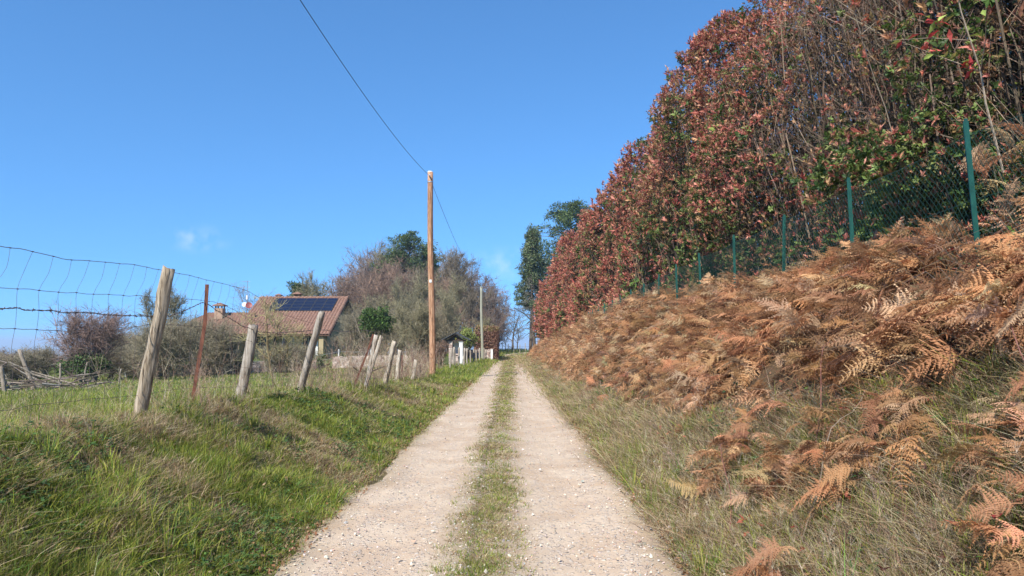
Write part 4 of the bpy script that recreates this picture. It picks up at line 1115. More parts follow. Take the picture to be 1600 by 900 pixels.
# ------------------------------------------------------------------ poles and overhead cable
def pole(name, x, y, hgt, r0, r1, mat, label, lean=0.0):
    zb = gz_(x, y); root = empty(name, (x, y, zb)); tag(root, label, 'utility pole')
    n = 16; t = np.linspace(0, 1, n); g = np.random.default_rng(int(y))
    P = np.stack([lean * t + .02 * np.sin(t * 7), 0 * t, -.4 + (hgt + .4) * t], 1)
    m = MB(); m.tube(P, r0 + (r1 - r0) * t, 14, jit=.05, seed=int(y)); m.build('shaft', mat, root, True)
    return root, zb
px_, pyy = -3.33, 30.0
pr, zb = pole('utility_pole', px_, pyy, 8.75, .135, .115, M['pole_wood'], 'tall reddish brown wooden utility pole standing beside the left edge of the track', -.18)
m = MB(); m.tube([(-.18, 0, 8.74), (-.18, 0, 8.79)], [.118, .10], 14); m.build('pole_cap', M['white'], pr)
m = MB(); m.tube([(-.18, -.10, 8.55), (-.18, -.2, 8.55), (-.18, -.24, 8.58)], [.02, .03, .045], 8); m.build('insulator', M['steel'], pr)
m = MB(); m.box(-.15, -.06, -.139, -.131, 4.0, 4.12); m.build('tag_plate', M['white'], pr)
m = MB(); m.tube([(-.17, 0, 8.30), (-.17, 0, 8.34)], .128, 14); m.build('steel_band', M['steel'], pr)
m = MB()
for q, (aa, z0_, z1_) in enumerate(((-1.4, .6, 3.2), (-1.9, 2.2, 5.0), (-1.1, 4.4, 7.6), (-2.3, 5.6, 8.2), (-1.65, 6.2, 7.9))):
    zz = np.linspace(z0_, z1_, 14); rr_ = .137 - .02 * zz / 8.75; an = aa + .06 * np.sin(zz * 3 + q)
    m.tube(np.stack([-.18 * zz / 8.75 + .02 * np.sin(7 * (zz + .4) / 9.15) + rr_ * np.cos(an), rr_ * np.sin(an), zz], 1), .006 * np.sin(np.linspace(.15, 3.0, 14)) + .001, 4, (.3, .25, .2))
m.build('drying_cracks', M['pole_wood'], pr)
pr2, zb2 = pole('utility_pole', atp(754, 60), 60.0, 1.6 + 87 / F_PX * 60 - gz_(atp(754, 60), 60), .12, .10, M['pole_grey'], 'thinner grey green utility pole rising in front of the clipped copper hedge', -.12)
m = MB(); m.tube([(-.12, 0, 6.30 - 1.6 + 1.6 - zb2), (-.12, -.15, 6.25 - zb2)], .03, 6); m.build('insulator', M['steel'], pr2)
def cable(A, B, sag, r, n=40):
    t = np.linspace(0, 1, n)[:, None]; A = np.array(A); B = np.array(B)
    return A + (B - A) * t - np.array([0, 0, sag]) * 4 * t * (1 - t)
c1 = cable((-3.6, -20, 9.4), (px_ - .18, pyy - .2, zb + 8.55), 1.75, .012)
c2 = cable((px_ - .18, pyy - .2, zb + 8.5), (atp(753, 60) - .02, 60, 6.22), .6, .012)
m = MB(); m.tube(c1, .0075, 6); m.tube(c2, .009, 6); tag(m.build('overhead_cable', M['cable']), 'thin black cable running high overhead to the tall brown pole and on', 'cable')

# ------------------------------------------------------------------ trees: generators
def bare_tree(hgt, spread, seed, n1=11, n2=7, n3=7, n4=5, trunk_frac=.28, r0=.2, up=.5, twig=.012, wiggle=.16, multi=1):
    """returns trunk segments and crown segments"""
    g = np.random.default_rng(seed); T = []; Cn = []
    def grow(p, d, L, r, nseg, store, taper=.55, up_=0.0, w=wiggle):
        pts = [(p, r)]
        for i in range(nseg):
            d = d + g.normal(0, w, 3) + np.array([0, 0, up_]); d /= np.linalg.norm(d); q = p + d * L / nseg; r2 = r * (1 - (1 - taper) / nseg * 1.2)
            store.append((p, q, r, r2)); p, r = q, r2; pts.append((p, r))
        return pts, d
    for mlt in range(multi):
        b = np.array([g.normal(0, .25), g.normal(0, .25), -.2]) if multi > 1 else np.array([0, 0, -.2])
        d0 = np.array([g.normal(0, .06 + .22 * (multi > 1)), g.normal(0, .06 + .22 * (multi > 1)), 1]); d0 /= np.linalg.norm(d0)
        tp, _ = grow(b, d0, hgt * .8, r0, 9, T, .25, .03, .07)
        for i in range(n1):
            f = trunk_frac + (1 - trunk_frac) * (i + .5) / n1; k = min(int(f * 9), 8); p, r = tp[k]; p = p + (tp[k + 1][0] - p) * (f * 9 - k)
            a = i * 2.4 + g.normal(0, .4); el = up + .5 * f
            d = np.array([math.cos(a) * math.cos(el), math.sin(a) * math.cos(el), math.sin(el)])
            L = spread * (1.15 - .55 * abs(f - .4) * 1.6) * g.uniform(.8, 1.15)
            b1, _ = grow(p, d, L, max(r * .5, twig * 2), 5, T, .4, .06)
            for j in range(n2):
                kk = 1 + int(g.integers(0, 5)); q, rq = b1[kk]
                e = (b1[kk][0] - b1[kk - 1][0]); e /= np.linalg.norm(e); e = e + g.normal(0, .6, 3) + [0, 0, .2]; e /= np.linalg.norm(e)
                b2, _ = grow(q, e, L * g.uniform(.35, .6), max(rq * .55, twig * 1.4), 3, Cn, .5, .06)
                for k2 in range(n3):
                    k3 = int(g.integers(1, 4)); q2, r2 = b2[k3]
                    e2 = (b2[k3][0] - b2[k3 - 1][0]); e2 /= np.linalg.norm(e2); e2 = e2 + g.normal(0, .65, 3) + [0, 0, .15]; e2 /= np.linalg.norm(e2)
                    L3 = L * g.uniform(.18, .34)
                    b3, _ = grow(q2, e2, L3, twig * 1.0, 2, Cn, .6, .05)
                    for k4 in range(n4):
                        q3 = b3[int(g.integers(0, 3))][0]; e3 = e2 + g.normal(0, .6, 3); e3 /= np.linalg.norm(e3)
                        Cn.append((q3, q3 + e3 * L3 * g.uniform(.35, .8), twig * .75, twig * .4))
    return T, Cn
def segs(store, k):
    A = np.array([s_[0] for s_ in store]); B = np.array([s_[1] for s_ in store]); ra = np.array([s_[2] for s_ in store]); rb = np.array([s_[3] for s_ in store])
    return seg_mesh(A, B, ra, rb, k)
TREE_MESH = {}
def make_tree_meshes(key, trunk_col, crown_col, **kw):
    T, Cn = bare_tree(**kw)
    tips = np.array([s_[1] for s_ in Cn]); q = np.percentile(tips[:, 2], 98.5); rq = np.percentile(np.hypot(tips[:, 0], tips[:, 1]), 95)
    fz = kw['hgt'] / q; fr = kw['spread'] / rq
    S3 = np.array([fr, fr, fz]); T = [(a * S3, b * S3, c, d) for a, b, c, d in T]; Cn = [(a * S3, b * S3, c, d) for a, b, c, d in Cn]
    v, f = segs(T, 6); tr = new_mesh(key + '_trunk', v, f, np.tile(trunk_col, (len(v), 1))); tr.materials.append(M['bark'])
    v, f = segs(Cn, 3); g = np.random.default_rng(3); cc = np.repeat(np.clip(np.array(crown_col) * (1 + .22 * g.normal(size=(len(Cn), 1))), .01, .9), 6, 0)
    cr = new_mesh(key + '_crown', v, f, cc); cr.materials.append(M['twig']); TREE_MESH[key] = (tr, cr)
def put_tree(key, name, x, y, label, group=None, s=1.0, rz=0.0, sz=None, z=None, cat='tree'):
    root = empty(name, (x, y, gz_(x, y) if z is None else z), rz); tag(root, label, cat, group)
    root.scale = (s, s, sz or s)
    for me, nm in zip(TREE_MESH[key], ('trunk', 'crown')):
        o = bpy.data.objects.new(nm, me); COL.objects.link(o); o.parent = root
    return root
make_tree_meshes('broad', (1.1, 1.0, .9), (.20, .135, .10), hgt=13, spread=4.6, seed=1, r0=.24, twig=.021, n2=8, n3=8)
make_tree_meshes('tall', (1.2, 1.1, .9), (.20, .16, .11), hgt=15, spread=3.5, seed=2, n1=15, r0=.22, up=.75, twig=.02, n2=8, n3=8)
make_tree_meshes('brushy', (1.0, .9, .8), (.26, .17, .12), hgt=10, spread=3.8, seed=3, n1=10, r0=.15, up=.85, twig=.019, multi=3, trunk_frac=.1, n2=6, n3=7)
make_tree_meshes('olive', (1.3, 1.2, .8), (.24, .21, .12), hgt=9, spread=3.0, seed=4, n1=9, r0=.12, up=.95, twig=.017, multi=3, trunk_frac=.1, n2=6, n3=7)
make_tree_meshes('open', (1.2, 1.2, 1.2), (.22, .19, .17), hgt=11, spread=5.0, seed=5, n1=10, r0=.24, twig=.018, n2=5, n3=5, n4=4, up=.45)
make_tree_meshes('thorn', (1.0, .9, .8), (.27, .23, .15), hgt=4.4, spread=2.5, seed=6, n1=16, n2=9, n3=8, n4=5, r0=.07, up=.55, twig=.0085, multi=3, trunk_frac=.06, wiggle=.2)
make_tree_meshes('pinkbush', (1.0, .8, .8), (.28, .19, .155), hgt=4.3, spread=2.1, seed=7, n1=14, n2=7, n3=7, n4=5, r0=.07, up=.95, twig=.0085, multi=3, trunk_frac=.08, wiggle=.10)
make_tree_meshes('lichen', (1.6, 1.4, .8), (.36, .31, .15), hgt=4.3, spread=2.0, seed=8, n1=9, n2=5, n3=5, n4=3, r0=.085, up=.6, twig=.009, trunk_frac=.25, wiggle=.22)

def leaf_clumps(centres, radii, per, size, cols, seed, flat=.8, shape='leaf', aim=None):
    """foliage made of many small leaves in uneven clumps; gaps stay between the clumps"""
    g = np.random.default_rng(seed); centres = np.array(centres, float); radii = np.array(radii, float)
    n = len(centres); idx = np.repeat(np.arange(n), per); m = len(idx)
    d = g.normal(size=(m, 3)); d /= np.linalg.norm(d, axis=1)[:, None]; rr = g.random(m) ** .45
    P = centres[idx] + d * (radii[idx] * rr)[:, None] * [1, 1, flat]
    pv = np.array([[0, 0, 0], [.35, .5, .1], [0, 1, 0], [-.35, .5, .1]]); pf = np.array([[0, 1, 2], [0, 2, 3]])
    if shape == 'needle': pv = np.array([[0, 0, 0], [.16, .5, .05], [0, 1.2, 0], [-.16, .5, .05]])
    cc = pick(cols, g.integers(0, len(cols), m), .18, g) * (.85 + .3 * g.random(n))[idx][:, None]
    return scatter(pv, pf, P, rotm(g.random(m) * 6.3, g.normal(.2, .7, m), g.normal(0, .7, m)), size * g.uniform(.6, 1.3, m), cc)
def wobble_tube(m, P, r, k=6, c=(1, 1, 1)): m.tube(P, r, k, c, caps=False)

PINE = [(.08, .125, .035), (.11, .155, .04), (.055, .09, .03), (.14, .175, .055)]
def pine(x, y, hgt, crown_r, label, seed, cols=PINE, droop=0.0, bare_low=.3, top_flat=False, cat='tree', thin=1.0, size=.40, per=60):
    g = np.random.default_rng(seed); zb = gz_(x, y); root = empty('pine_tree' if droop < .3 else 'spruce_tree', (x, y, zb)); tag(root, label, cat)
    m = MB(); n = 10; t = np.linspace(0, 1, n); P = np.stack([.2 * np.sin(t * 3 + seed), .2 * np.cos(t * 2), hgt * t - .2], 1)
    m.tube(P, .26 * (1 - .85 * t), 7, (1, .85, .75)); 
    cs = []; rs = []
    nl = int(hgt * 3.6)
    for i in range(nl):
        f = bare_low + (1 - bare_low) * (i + g.random()) / nl; a = i * 2.4 + g.normal(0, .4)
        prof = (math.sin(math.pi * min(1, (1 - f) ** .8 * .95 + .05)) if top_flat else (1 - f) ** .75 * 1.25) + .12
        L = crown_r * prof * g.uniform(.6, 1.15)
        p0 = np.array([np.interp(f, t, P[:, k]) for k in range(3)]); d = np.array([math.cos(a), math.sin(a), .25 - droop])
        p1 = p0 + d * L * .5 + [0, 0, .1 * L]; p2 = p0 + d * L + [0, 0, -.1 * L * droop * 3]
        m.tube([p0, p1, p2], [.07, .045, .015], 5, (1, .9, .8))
        for q in (.35, .6, .85, 1.05):
            if g.random() < .85 * thin:
                c = p0 + (p2 - p0) * q + g.normal(0, .22, 3); cs.append(c); rs.append(g.uniform(.5, 1.0) * (1.1 - .2 * q) * (crown_r / 3) ** .5)
                if droop > .2 and g.random() < .6: cs.append(c + [0, 0, -.7]); rs.append(.38)
    m.build('trunk', M['bark'], root, True)
    v, f_, c = leaf_clumps(cs, rs, per, size, cols, seed, .62, 'needle')
    obj('crown', v, f_, M['leaf_far'], root, c)
    return root, cs

# ------------------------------------------------------------------ the farmhouse
hs_ = empty('farmhouse', (-21, 66, .12)); tag(hs_, 'low farmhouse with a large terracotta tiled roof and dark solar panels', 'house')
ho = np.array([-21, 66, .12])
def hb_(m, x0, x1, y0, y1, z0, z1): m.box(x0 - ho[0], x1 - ho[0], y0 - ho[1], y1 - ho[1], z0 - ho[2], z1 - ho[2])
def roof_slope(name, e0, e1, r0, r1, label=None, pitchlen=None):
    """corrugated tiled slope between eave e0-e1 and ridge r0-r1 (left, right)"""
    e0, e1, r0, r1 = (np.array(q, float) for q in (e0, e1, r0, r1))
    W_ = max(np.linalg.norm(e1 - e0), np.linalg.norm(r1 - r0)); nu = int(W_ / .29) * 6; Ls = np.linalg.norm((r0 + r1) / 2 - (e0 + e1) / 2); nvv = max(2, int(Ls / .38))
    nrm = np.cross(e1 - e0 if np.linalg.norm(e1 - e0) > .1 else r1 - r0, r1 - e1); nrm /= np.linalg.norm(nrm); nrm = nrm if nrm[2] > 0 else -nrm
    V = []; ff = []
    g = np.random.default_rng(int(abs(e0[0] * 10)))
    rows = []
    for j in range(nvv):
        for vv, lift in ((j / nvv, .012), ((j + 1) / nvv, .0)): rows.append((vv, lift))
    u = np.linspace(0, 1, nu + 1)
    for (vv, lift) in rows:
        A = e0 + (r0 - e0) * vv; B = e1 + (r1 - e1) * vv
        ww = np.linalg.norm(B - A)
        cor = .085 * np.abs(np.sin(u * ww / .29 * np.pi)) ** .8
        V.append(A + (B - A) * u[:, None] + nrm * (cor + lift + .006 * g.normal(size=nu + 1))[:, None])
    n1 = nu + 1; V = np.concatenate(V)
    i = np.arange(len(rows) - 1)[:, None] * n1 + np.arange(nu)[None]
    ff = np.stack([i, i + 1, i + n1 + 1, i + n1], -1).reshape(-1, 4)
    # underside boards and edge
    th = -nrm * .14; c = len(V); V = np.concatenate([V, [e0 - nrm * .01, e1 - nrm * .01, r1 - nrm * .01, r0 - nrm * .01, e0 + th, e1 + th, r1 + th, r0 + th]])
    f2 = np.array([[0, 1, 5, 4], [1, 2, 6, 5], [2, 3, 7, 6], [3, 0, 4, 7], [4, 5, 6, 7]]) + c
    return obj(name, V - ho, [np.concatenate([ff, f2])], M['tile'], hs_, label=label)
XL, XR = -24.9, -16.2
rf = roof_slope('roof', (XL, 63, 2.28), (XR, 63, 2.28), (XL, 70, 5.93), (XR, 70, 5.93), 'front roof slope of ribbed terracotta tiles')
roof_slope('roof', (XR, 74.5, 3.6), (XL, 74.5, 3.6), (XR, 70, 5.93), (XL, 70, 5.93), 'rear roof slope')
m = MB()
for k in range(22):
    xa = XL + (XR - XL) * k / 22; m.tube(np.array([[xa, 70, 5.97], [xa + .43, 70, 6.02]]) - ho, [.12, .14], 8)
m.build('ridge_tiles', M['tile'], hs_)
# lower wing to the left with a hipped end
roof_slope('roof', (-31.6, 62.5, 1.75), (XL - .02, 62.5, 1.75), (-28.6, 67, 4.35), (XL - .02, 67, 4.35), 'roof of the lower wing, hipped at its left end')
roof_slope('roof', (-31.6, 71.5, 1.75), (-31.6, 62.5, 1.75), (-28.6, 67.02, 4.35), (-28.6, 66.98, 4.35), 'hipped end of the lower roof')
roof_slope('roof', (XL - .02, 71.5, 1.75), (-31.6, 71.5, 1.75), (XL - .02, 67, 4.35), (-28.6, 67, 4.35), 'rear slope of the lower roof')
m = MB()
hb_(m, -24.4, -16.9, 65.2, 73.6, .02, 2.75); hb_(m, -31.0, -24.42, 63.8, 70.8, .02, 1.95)
m.build('wall', M['plaster'], hs_)
# gable
m = MB(); gx_ = -16.903
m.add(np.array([[gx_, 65.2, 2.70], [gx_, 73.6, 2.70], [gx_, 73.6, 4.0], [gx_, 70, 5.75], [gx_, 65.2, 3.3]]) [[0, 1, 2, 3]] - ho, [[0, 1, 2, 3]])
m.add(np.array([[gx_, 65.2, 2.70], [gx_, 70, 5.75], [gx_, 65.2, 3.3]]) - ho, [[0, 1, 2]])
m.build('gable_wall', M['plaster'], hs_)
m = MB()
for (ya, yb, za, zb_) in ((63, 70, 2.28, 5.93), (70, 74.5, 5.93, 3.6)):
    a_ = np.array([XR + .01, ya, za - .02]) - ho; b_ = np.array([XR + .01, yb, zb_ - .02]) - ho
    m.add(np.array([a_, b_, b_ - [0, 0, .24], a_ - [0, 0, .24], a_ + [.06, 0, 0], b_ + [.06, 0, 0], b_ + [.06, 0, -.24], a_ + [.06, 0, -.24]]), [[0, 1, 2, 3], [4, 7, 6, 5], [0, 4, 5, 1], [3, 2, 6, 7], [0, 3, 7, 4], [1, 5, 6, 2]])
for yy, zz in ((64.8, 3.0), (67.5, 4.4), (70, 5.62), (73, 4.2)): hb_(m, -17.1, -16.25, yy - .09, yy + .09, zz - .1, zz + .1)
m.build('verge_board', M['wood_dark'], hs_)
# porch posts and beam under the wide front eave
m = MB(); hb_(m, -24.6, -16.5, 63.5, 63.68, 2.12, 2.32); m.build('porch_beam', M['wood_dark'], hs_)
m = MB(); hb_(m, -17.15, -16.75, 63.3, 63.8, .02, 2.11); m.build('porch_pillar', M['plaster'], hs_)
m = MB(); hb_(m, -21.2, -21.0, 63.5, 63.7, .02, 2.11); m.build('porch_pillar', M['wood_dark'], hs_)
def window(x, y, z0, w, h, face='front', door=False):
    m = MB(); fr = .07
    if face == 'front':
        hb_(m, x, x + w, y - .05, y, z0, z0 + fr); hb_(m, x, x + w, y - .05, y, z0 + h - fr, z0 + h)
        hb_(m, x, x + fr, y - .05, y, z0 + fr, z0 + h - fr); hb_(m, x + w - fr, x + w, y - .05, y, z0 + fr, z0 + h - fr); hb_(m, x + w / 2 - .03, x + w / 2 + .03, y - .05, y, z0 + fr, z0 + h - fr)
        o = m.build('door' if door else 'window', M['white'], hs_); p = MB(); hb_(p, x + fr, x + w - fr, y - .02, y - .012, z0 + fr, z0 + h - fr); p.build('pane', M['glass'], o)
    else:
        hb_(m, x, x + .05, y, y + w, z0, z0 + fr); hb_(m, x, x + .05, y, y + w, z0 + h - fr, z0 + h); hb_(m, x, x + .05, y, y + fr, z0 + fr, z0 + h - fr); hb_(m, x, x + .05, y + w - fr, y + w, z0 + fr, z0 + h - fr)
        o = m.build('window', M['wood_dark'], hs_); p = MB(); hb_(p, x + .012, x + .02, y + fr, y + w - fr, z0 + fr, z0 + h - fr); p.build('pane', M['glass'], o)
window(-23.6, 65.195, .9, 1.2, 1.25); window(-21.0, 65.195, .9, 1.1, 1.25); window(-19.2, 65.195, .1, 1.2, 2.1, door=True)
window(-16.895, 68.3, .9, 1.1, 1.2, 'side'); window(-16.895, 71.2, .9, .9, 1.2, 'side'); window(-29.6, 63.795, .8, 1.0, 1.0); window(-27.2, 63.795, .8, 1.0, 1.0)
for xx in (-18.0, -17.6): 
    m = MB(); hb_(m, xx, xx + .22, 63.9, 63.95, .1, 2.0)
    for q in range(9): hb_(m, xx + .03, xx + .19, 63.88, 63.898, .25 + q * .19, .33 + q * .19)
    m.build('shutter', M['white'], hs_)
# solar panels: four rows on the upper right of the slope
ed = np.array([0, 7, 3.65]); el = np.linalg.norm(ed); ed /= el; nn = np.cross([1, 0, 0], ed)
rows, cols_ = 4, 6; x0p, x1p = -23.15, -17.05; s0, s1 = el * .60, el * .965
for r_ in range(rows):
    for c_ in range(cols_):
        w_ = (x1p - x0p) / cols_; h_ = (s1 - s0) / rows
        xa = x0p + c_ * w_ + .02; xb = xa + w_ - .04; sa = s0 + r_ * h_ + .03; sb = sa + h_ - .06
        off_ = -.25 * (rows - 1 - r_) * 0
        P = [np.array([xx, 63, 2.28]) + ed * ss + nn * dd for dd in (.10, .15) for (xx, ss) in ((xa, sa), (xb, sa), (xb, sb), (xa, sb))]
        m = MB(); m.add(np.array(P) - ho, [[0, 3, 2, 1], [4, 5, 6, 7], [0, 1, 5, 4], [1, 2, 6, 5], [2, 3, 7, 6], [3, 0, 4, 7]])
        o = m.build('solar_panel', M['slate'], hs_)
        p = MB(); b_ = .02; P = [np.array([xx, 63, 2.28]) + ed * ss + nn * .154 for (xx, ss) in ((xa + b_, sa + b_), (xb - b_, sa + b_), (xb - b_, sb - b_), (xa + b_, sb - b_))]
        p.add(np.array(P) - ho, [[0, 1, 2, 3]]); p.build('cells', M['cells'], o)
def chimney(x, y, z0, z1, w, cap):
    m = MB(); hb_(m, x - w / 2, x + w / 2, y - w / 2, y + w / 2, z0, z1); ch = m.build('chimney', M['brick'], hs_)
    c = MB()
    for dx in (-1, 1):
        for dy in (-1, 1): hb_(c, x + dx * w * .38 - .05, x + dx * w * .38 + .05, y + dy * w * .38 - .05, y + dy * w * .38 + .05, z1, z1 + .22)
    hb_(c, x - w * .7, x + w * .7, y - w * .7, y + w * .7, z1 + .222, z1 + .29)
    a = [x - w * .7, y - w * .7, z1 + .29]; b_ = [x + w * .7, y - w * .7, z1 + .29]; d = [x + w * .7, y + w * .7, z1 + .29]; e = [x - w * .7, y + w * .7, z1 + .29]; t_ = [x, y, z1 + .29 + w * .35]
    c.add(np.array([a, b_, d, e, t_]) - ho, [[0, 1, 4], [1, 2, 4], [2, 3, 4], [3, 0, 4]]); c.build('chimney_cap', M['tile'], ch)
chimney(-21.4, 70.8, 4.8, 6.15, .6, 1); chimney(-23.2, 70.6, 4.8, 6.0, .45, 1); chimney(-27.2, 66.2, 3.4, 4.75, .75, 1)
def dish(x, y, z, r, mat, label, az):
    m = MB(); V = [[0, 0, 0]]; F3 = []; k = 16
    for j, q in enumerate((.5, 1.0)):
        for i in range(k): a = 2 * math.pi * i / k; V.append([r * q * math.cos(a), -.22 * r * q * q, r * q * math.sin(a)])
    F3 = [[0, 1 + i, 1 + (i + 1) % k] for i in range(k)]; F4 = [[1 + i, 1 + k + i, 1 + k + (i + 1) % k, 1 + (i + 1) % k] for i in range(k)]
    R_ = np.array(Matrix.Rotation(az, 3, 'Z') @ Matrix.Rotation(-.35, 3, 'X'))
    m.multi(np.array(V) @ R_.T + np.array([x, y, z]) - ho, [F3, F4]); o = m.build('satellite_dish', mat, hs_, True, label)
    p = MB(); p.tube(np.array([[x, y + .05, z], [x, y + .15, z - .15], [x, y + .15, z - .9]]) - ho, .025, 6); p.tube(np.array([[x, y, z - r * .8], np.array([0, -.55, -.1]) @ R_.T + [x, y, z]]) - ho, .015, 5); p.build('bracket', M['steel'], o)
dish(-25.95, 68.9, 5.25, .24, M['white'], 'white satellite dish', .2); dish(-25.45, 68.7, 5.15, .32, M['redpaint'], 'red satellite dish', .3)
m = MB(); mx_ = -25.75; hh0 = 4.2
m.tube(np.array([[mx_, 69, hh0], [mx_, 69, 7.6]]) - ho, .028, 6)
for zz, ll in ((7.5, .55), (6.95, .95)):
    m.tube(np.array([[mx_ - ll, 69.03, zz], [mx_ + .25, 69.03, zz]]) - ho, .016, 5)
    for q in range(6): xx = mx_ - ll + q * ll / 5; m.tube(np.array([[xx, 68.75, zz], [xx, 69.3, zz]]) - ho, .008, 4)
m.build('antenna', M['steel'], hs_)
m = MB(); m.tube(np.array([[-25.75, 69, 5.75], [-25.75, 69, 6.15]]) - ho, .11, 8); m.build('antenna_amplifier', M['white'], hs_)
# skylight pipe
m = MB(); m.tube(np.array([[-23.9, 66, 3.7], [-23.9, 66, 4.25]]) - ho, .10, 8); m.tube(np.array([[-23.9, 66, 4.25], [-23.9, 66, 4.33]]) - ho, .17, 8); m.build('vent_pipe', M['tile'], hs_)

# ------------------------------------------------------------------ low stone walls and garden fence in front of the house
def stone_wall(pts, h, th, label, name='stone_wall', zoff=0, mat=None):
    pts = np.array(pts, float); L = np.concatenate([[0], np.cumsum(np.linalg.norm(np.diff(pts, axis=0), axis=1))]); n = int(L[-1] / .22) + 2
    s_ = np.linspace(0, L[-1], n); X = np.interp(s_, L, pts[:, 0]); Y = np.interp(s_, L, pts[:, 1]); T = np.gradient(np.stack([X, Y], 1), axis=0); T /= np.linalg.norm(T, axis=1)[:, None]
    Nn = np.stack([T[:, 1], -T[:, 0]], 1); g = np.random.default_rng(int(abs(pts[0, 0]) * 7)); nv = 5; V = []
    zb = np.minimum(H(X, Y - .6, False), H(X, Y, False)) - .3; zt = zb + .3 + h + zoff
    for side in (1, -1):
        for v in np.linspace(0, 1, nv):
            z = zb + (zt - zb) * v + (g.normal(0, .035, n) if v == 1 else 0); o_ = th / 2 * side * (1.08 - .12 * v) + g.normal(0, .018, n)
            V.append(np.stack([X + Nn[:, 0] * o_, Y + Nn[:, 1] * o_, z], 1))
    V = np.array(V); order = list(range(nv)) + list(range(2 * nv - 1, nv - 1, -1)); V = V[order]; R_ = 2 * nv
    i = np.arange(R_ - 1)[:, None] * n + np.arange(n - 1)[None]; F = np.stack([i, i + 1, i + n + 1, i + n], -1).reshape(-1, 4)
    ends = []
    for e in (0, n - 1):
        for q in range(nv - 1): ends.append([q * n + e, (q + 1) * n + e, (R_ - 2 - q) * n + e, (R_ - 1 - q) * n + e])
    root_loc = np.array([pts[0, 0], pts[0, 1], zb[0]])
    o = obj(name, V.reshape(-1, 3) - root_loc, [np.concatenate([F, np.array(ends)])], mat or M['wallstone']); o['kind'] = 'thing'; o.location = tuple(root_loc)
    return tag(o, label, 'wall')
stone_wall([(-13.2, 52.6), (-9.5, 53.2), (-5.6, 53.6)], .85, .4, 'low rubble stone wall right of the house behind the meadow')
stone_wall([(-24.5, 46.8), (-19.0, 49.0), (-14.3, 52.0)], .75, .45, 'low rubble stone wall half hidden by bushes below the house')
stone_wall([(-4.9, 55.5), (-4.0, 55.5), (-3.9, 62.5), (-1.9, 63.0)], .95, .35, 'short stone wall beside the little slate roofed shrine')
pts_ = [(-27, 50), (-24.2, 50.3), (-21.6, 51), (-18.9, 52), (-16.0, 53.6), (-13.2, 54.4), (-10.8, 54.6), (-8.2, 54.8), (-6.2, 55)]
gf_ = empty('garden_fence', (pts_[0][0], pts_[0][1], 0)); tag(gf_, 'thin garden fence of short pale posts and wire above the low stone walls', 'fence'); go_ = np.array([pts_[0][0], pts_[0][1], 0])
for x, y in pts_:
    zb = gz_(x, y); m = MB(); m.tube(np.array([[x, y, zb - .1], [x, y, zb + .95]]) - go_, .05, 6); m.build('post', M['white'], gf_)
for hh in (.35, .75):
    m = MB(); P = np.array([[x, y, gz_(x, y) + hh] for x, y in pts_]) - go_; m.tube(P, .009, 4); m.build('wire', M['steel'], gf_)

# ------------------------------------------------------------------ wayside shrine, clipped hedge, pickets by the track
sx, sy = -3.85, 50.0; sz = gz_(sx, sy); sh = empty('wayside_shrine', (sx, sy, sz)); tag(sh, 'small wayside shrine with pale stone pillars under a dark slate gable roof', 'shrine')
for (xa, ya) in ((-.42, -.35), (.30, -.35), (-.42, .5), (.30, .5)):
    m = MB(); m.box(xa - .12, xa + .12, ya - .12, ya + .12, -.2, 1.62); m.box(xa - .15, xa + .15, ya - .15, ya + .15, 1.622, 1.70); m.build('pillar', M['white'] if xa > 0 else M['wallstone'], sh)
m = MB(); m.box(-.28, .18, -.2, .5, -.2, .75); m.box(-.33, .23, -.28, .55, .752, .84); m.build('altar', M['wallstone'], sh)
m = MB(); m.box(-.29, .17, .40, .47, .845, 1.6); m.build('back_panel', M['white'], sh)
m = MB(); m.box(-.70, .58, -.55, .68, 1.71, 1.80); m.build('ceiling_beam', M['wood_dark'], sh)
m = MB()
for s_ in (-1, 1):
    P = [np.array([-.06, yy, 2.27]) + (np.array([s_ * 1.0, 0, -.52]) * q) + np.array([0, 0, dz]) for dz in (0, .06) for yy, q in ((-.85, 0), (-.85, 1), (.95, 1), (.95, 0))]
    m.add(np.array(P), [[0, 3, 2, 1], [4, 5, 6, 7], [0, 1, 5, 4], [1, 2, 6, 5], [2, 3, 7, 6], [3, 0, 4, 7]])
m.build('roof', M['slate'], sh)
m = MB(); m.add([[-.62, -.5, 1.80], [.50, -.5, 1.80], [-.06, -.5, 2.18], [-.62, -.46, 1.80], [.50, -.46, 1.80], [-.06, -.46, 2.18]], [[0, 1, 2], [3, 5, 4]]); m.build('gable_board', M['wood_dark'], sh)
m = MB(); m.tube([(-.06, -.52, 1.90), (-.06, -.56, 1.90)], .07, 10); m.build('ornament', rough_mat('old_brass', [(.3, (.45, .30, .05)), (.7, (.6, .42, .10))], 5, .4, 0, metallic=.6), sh)

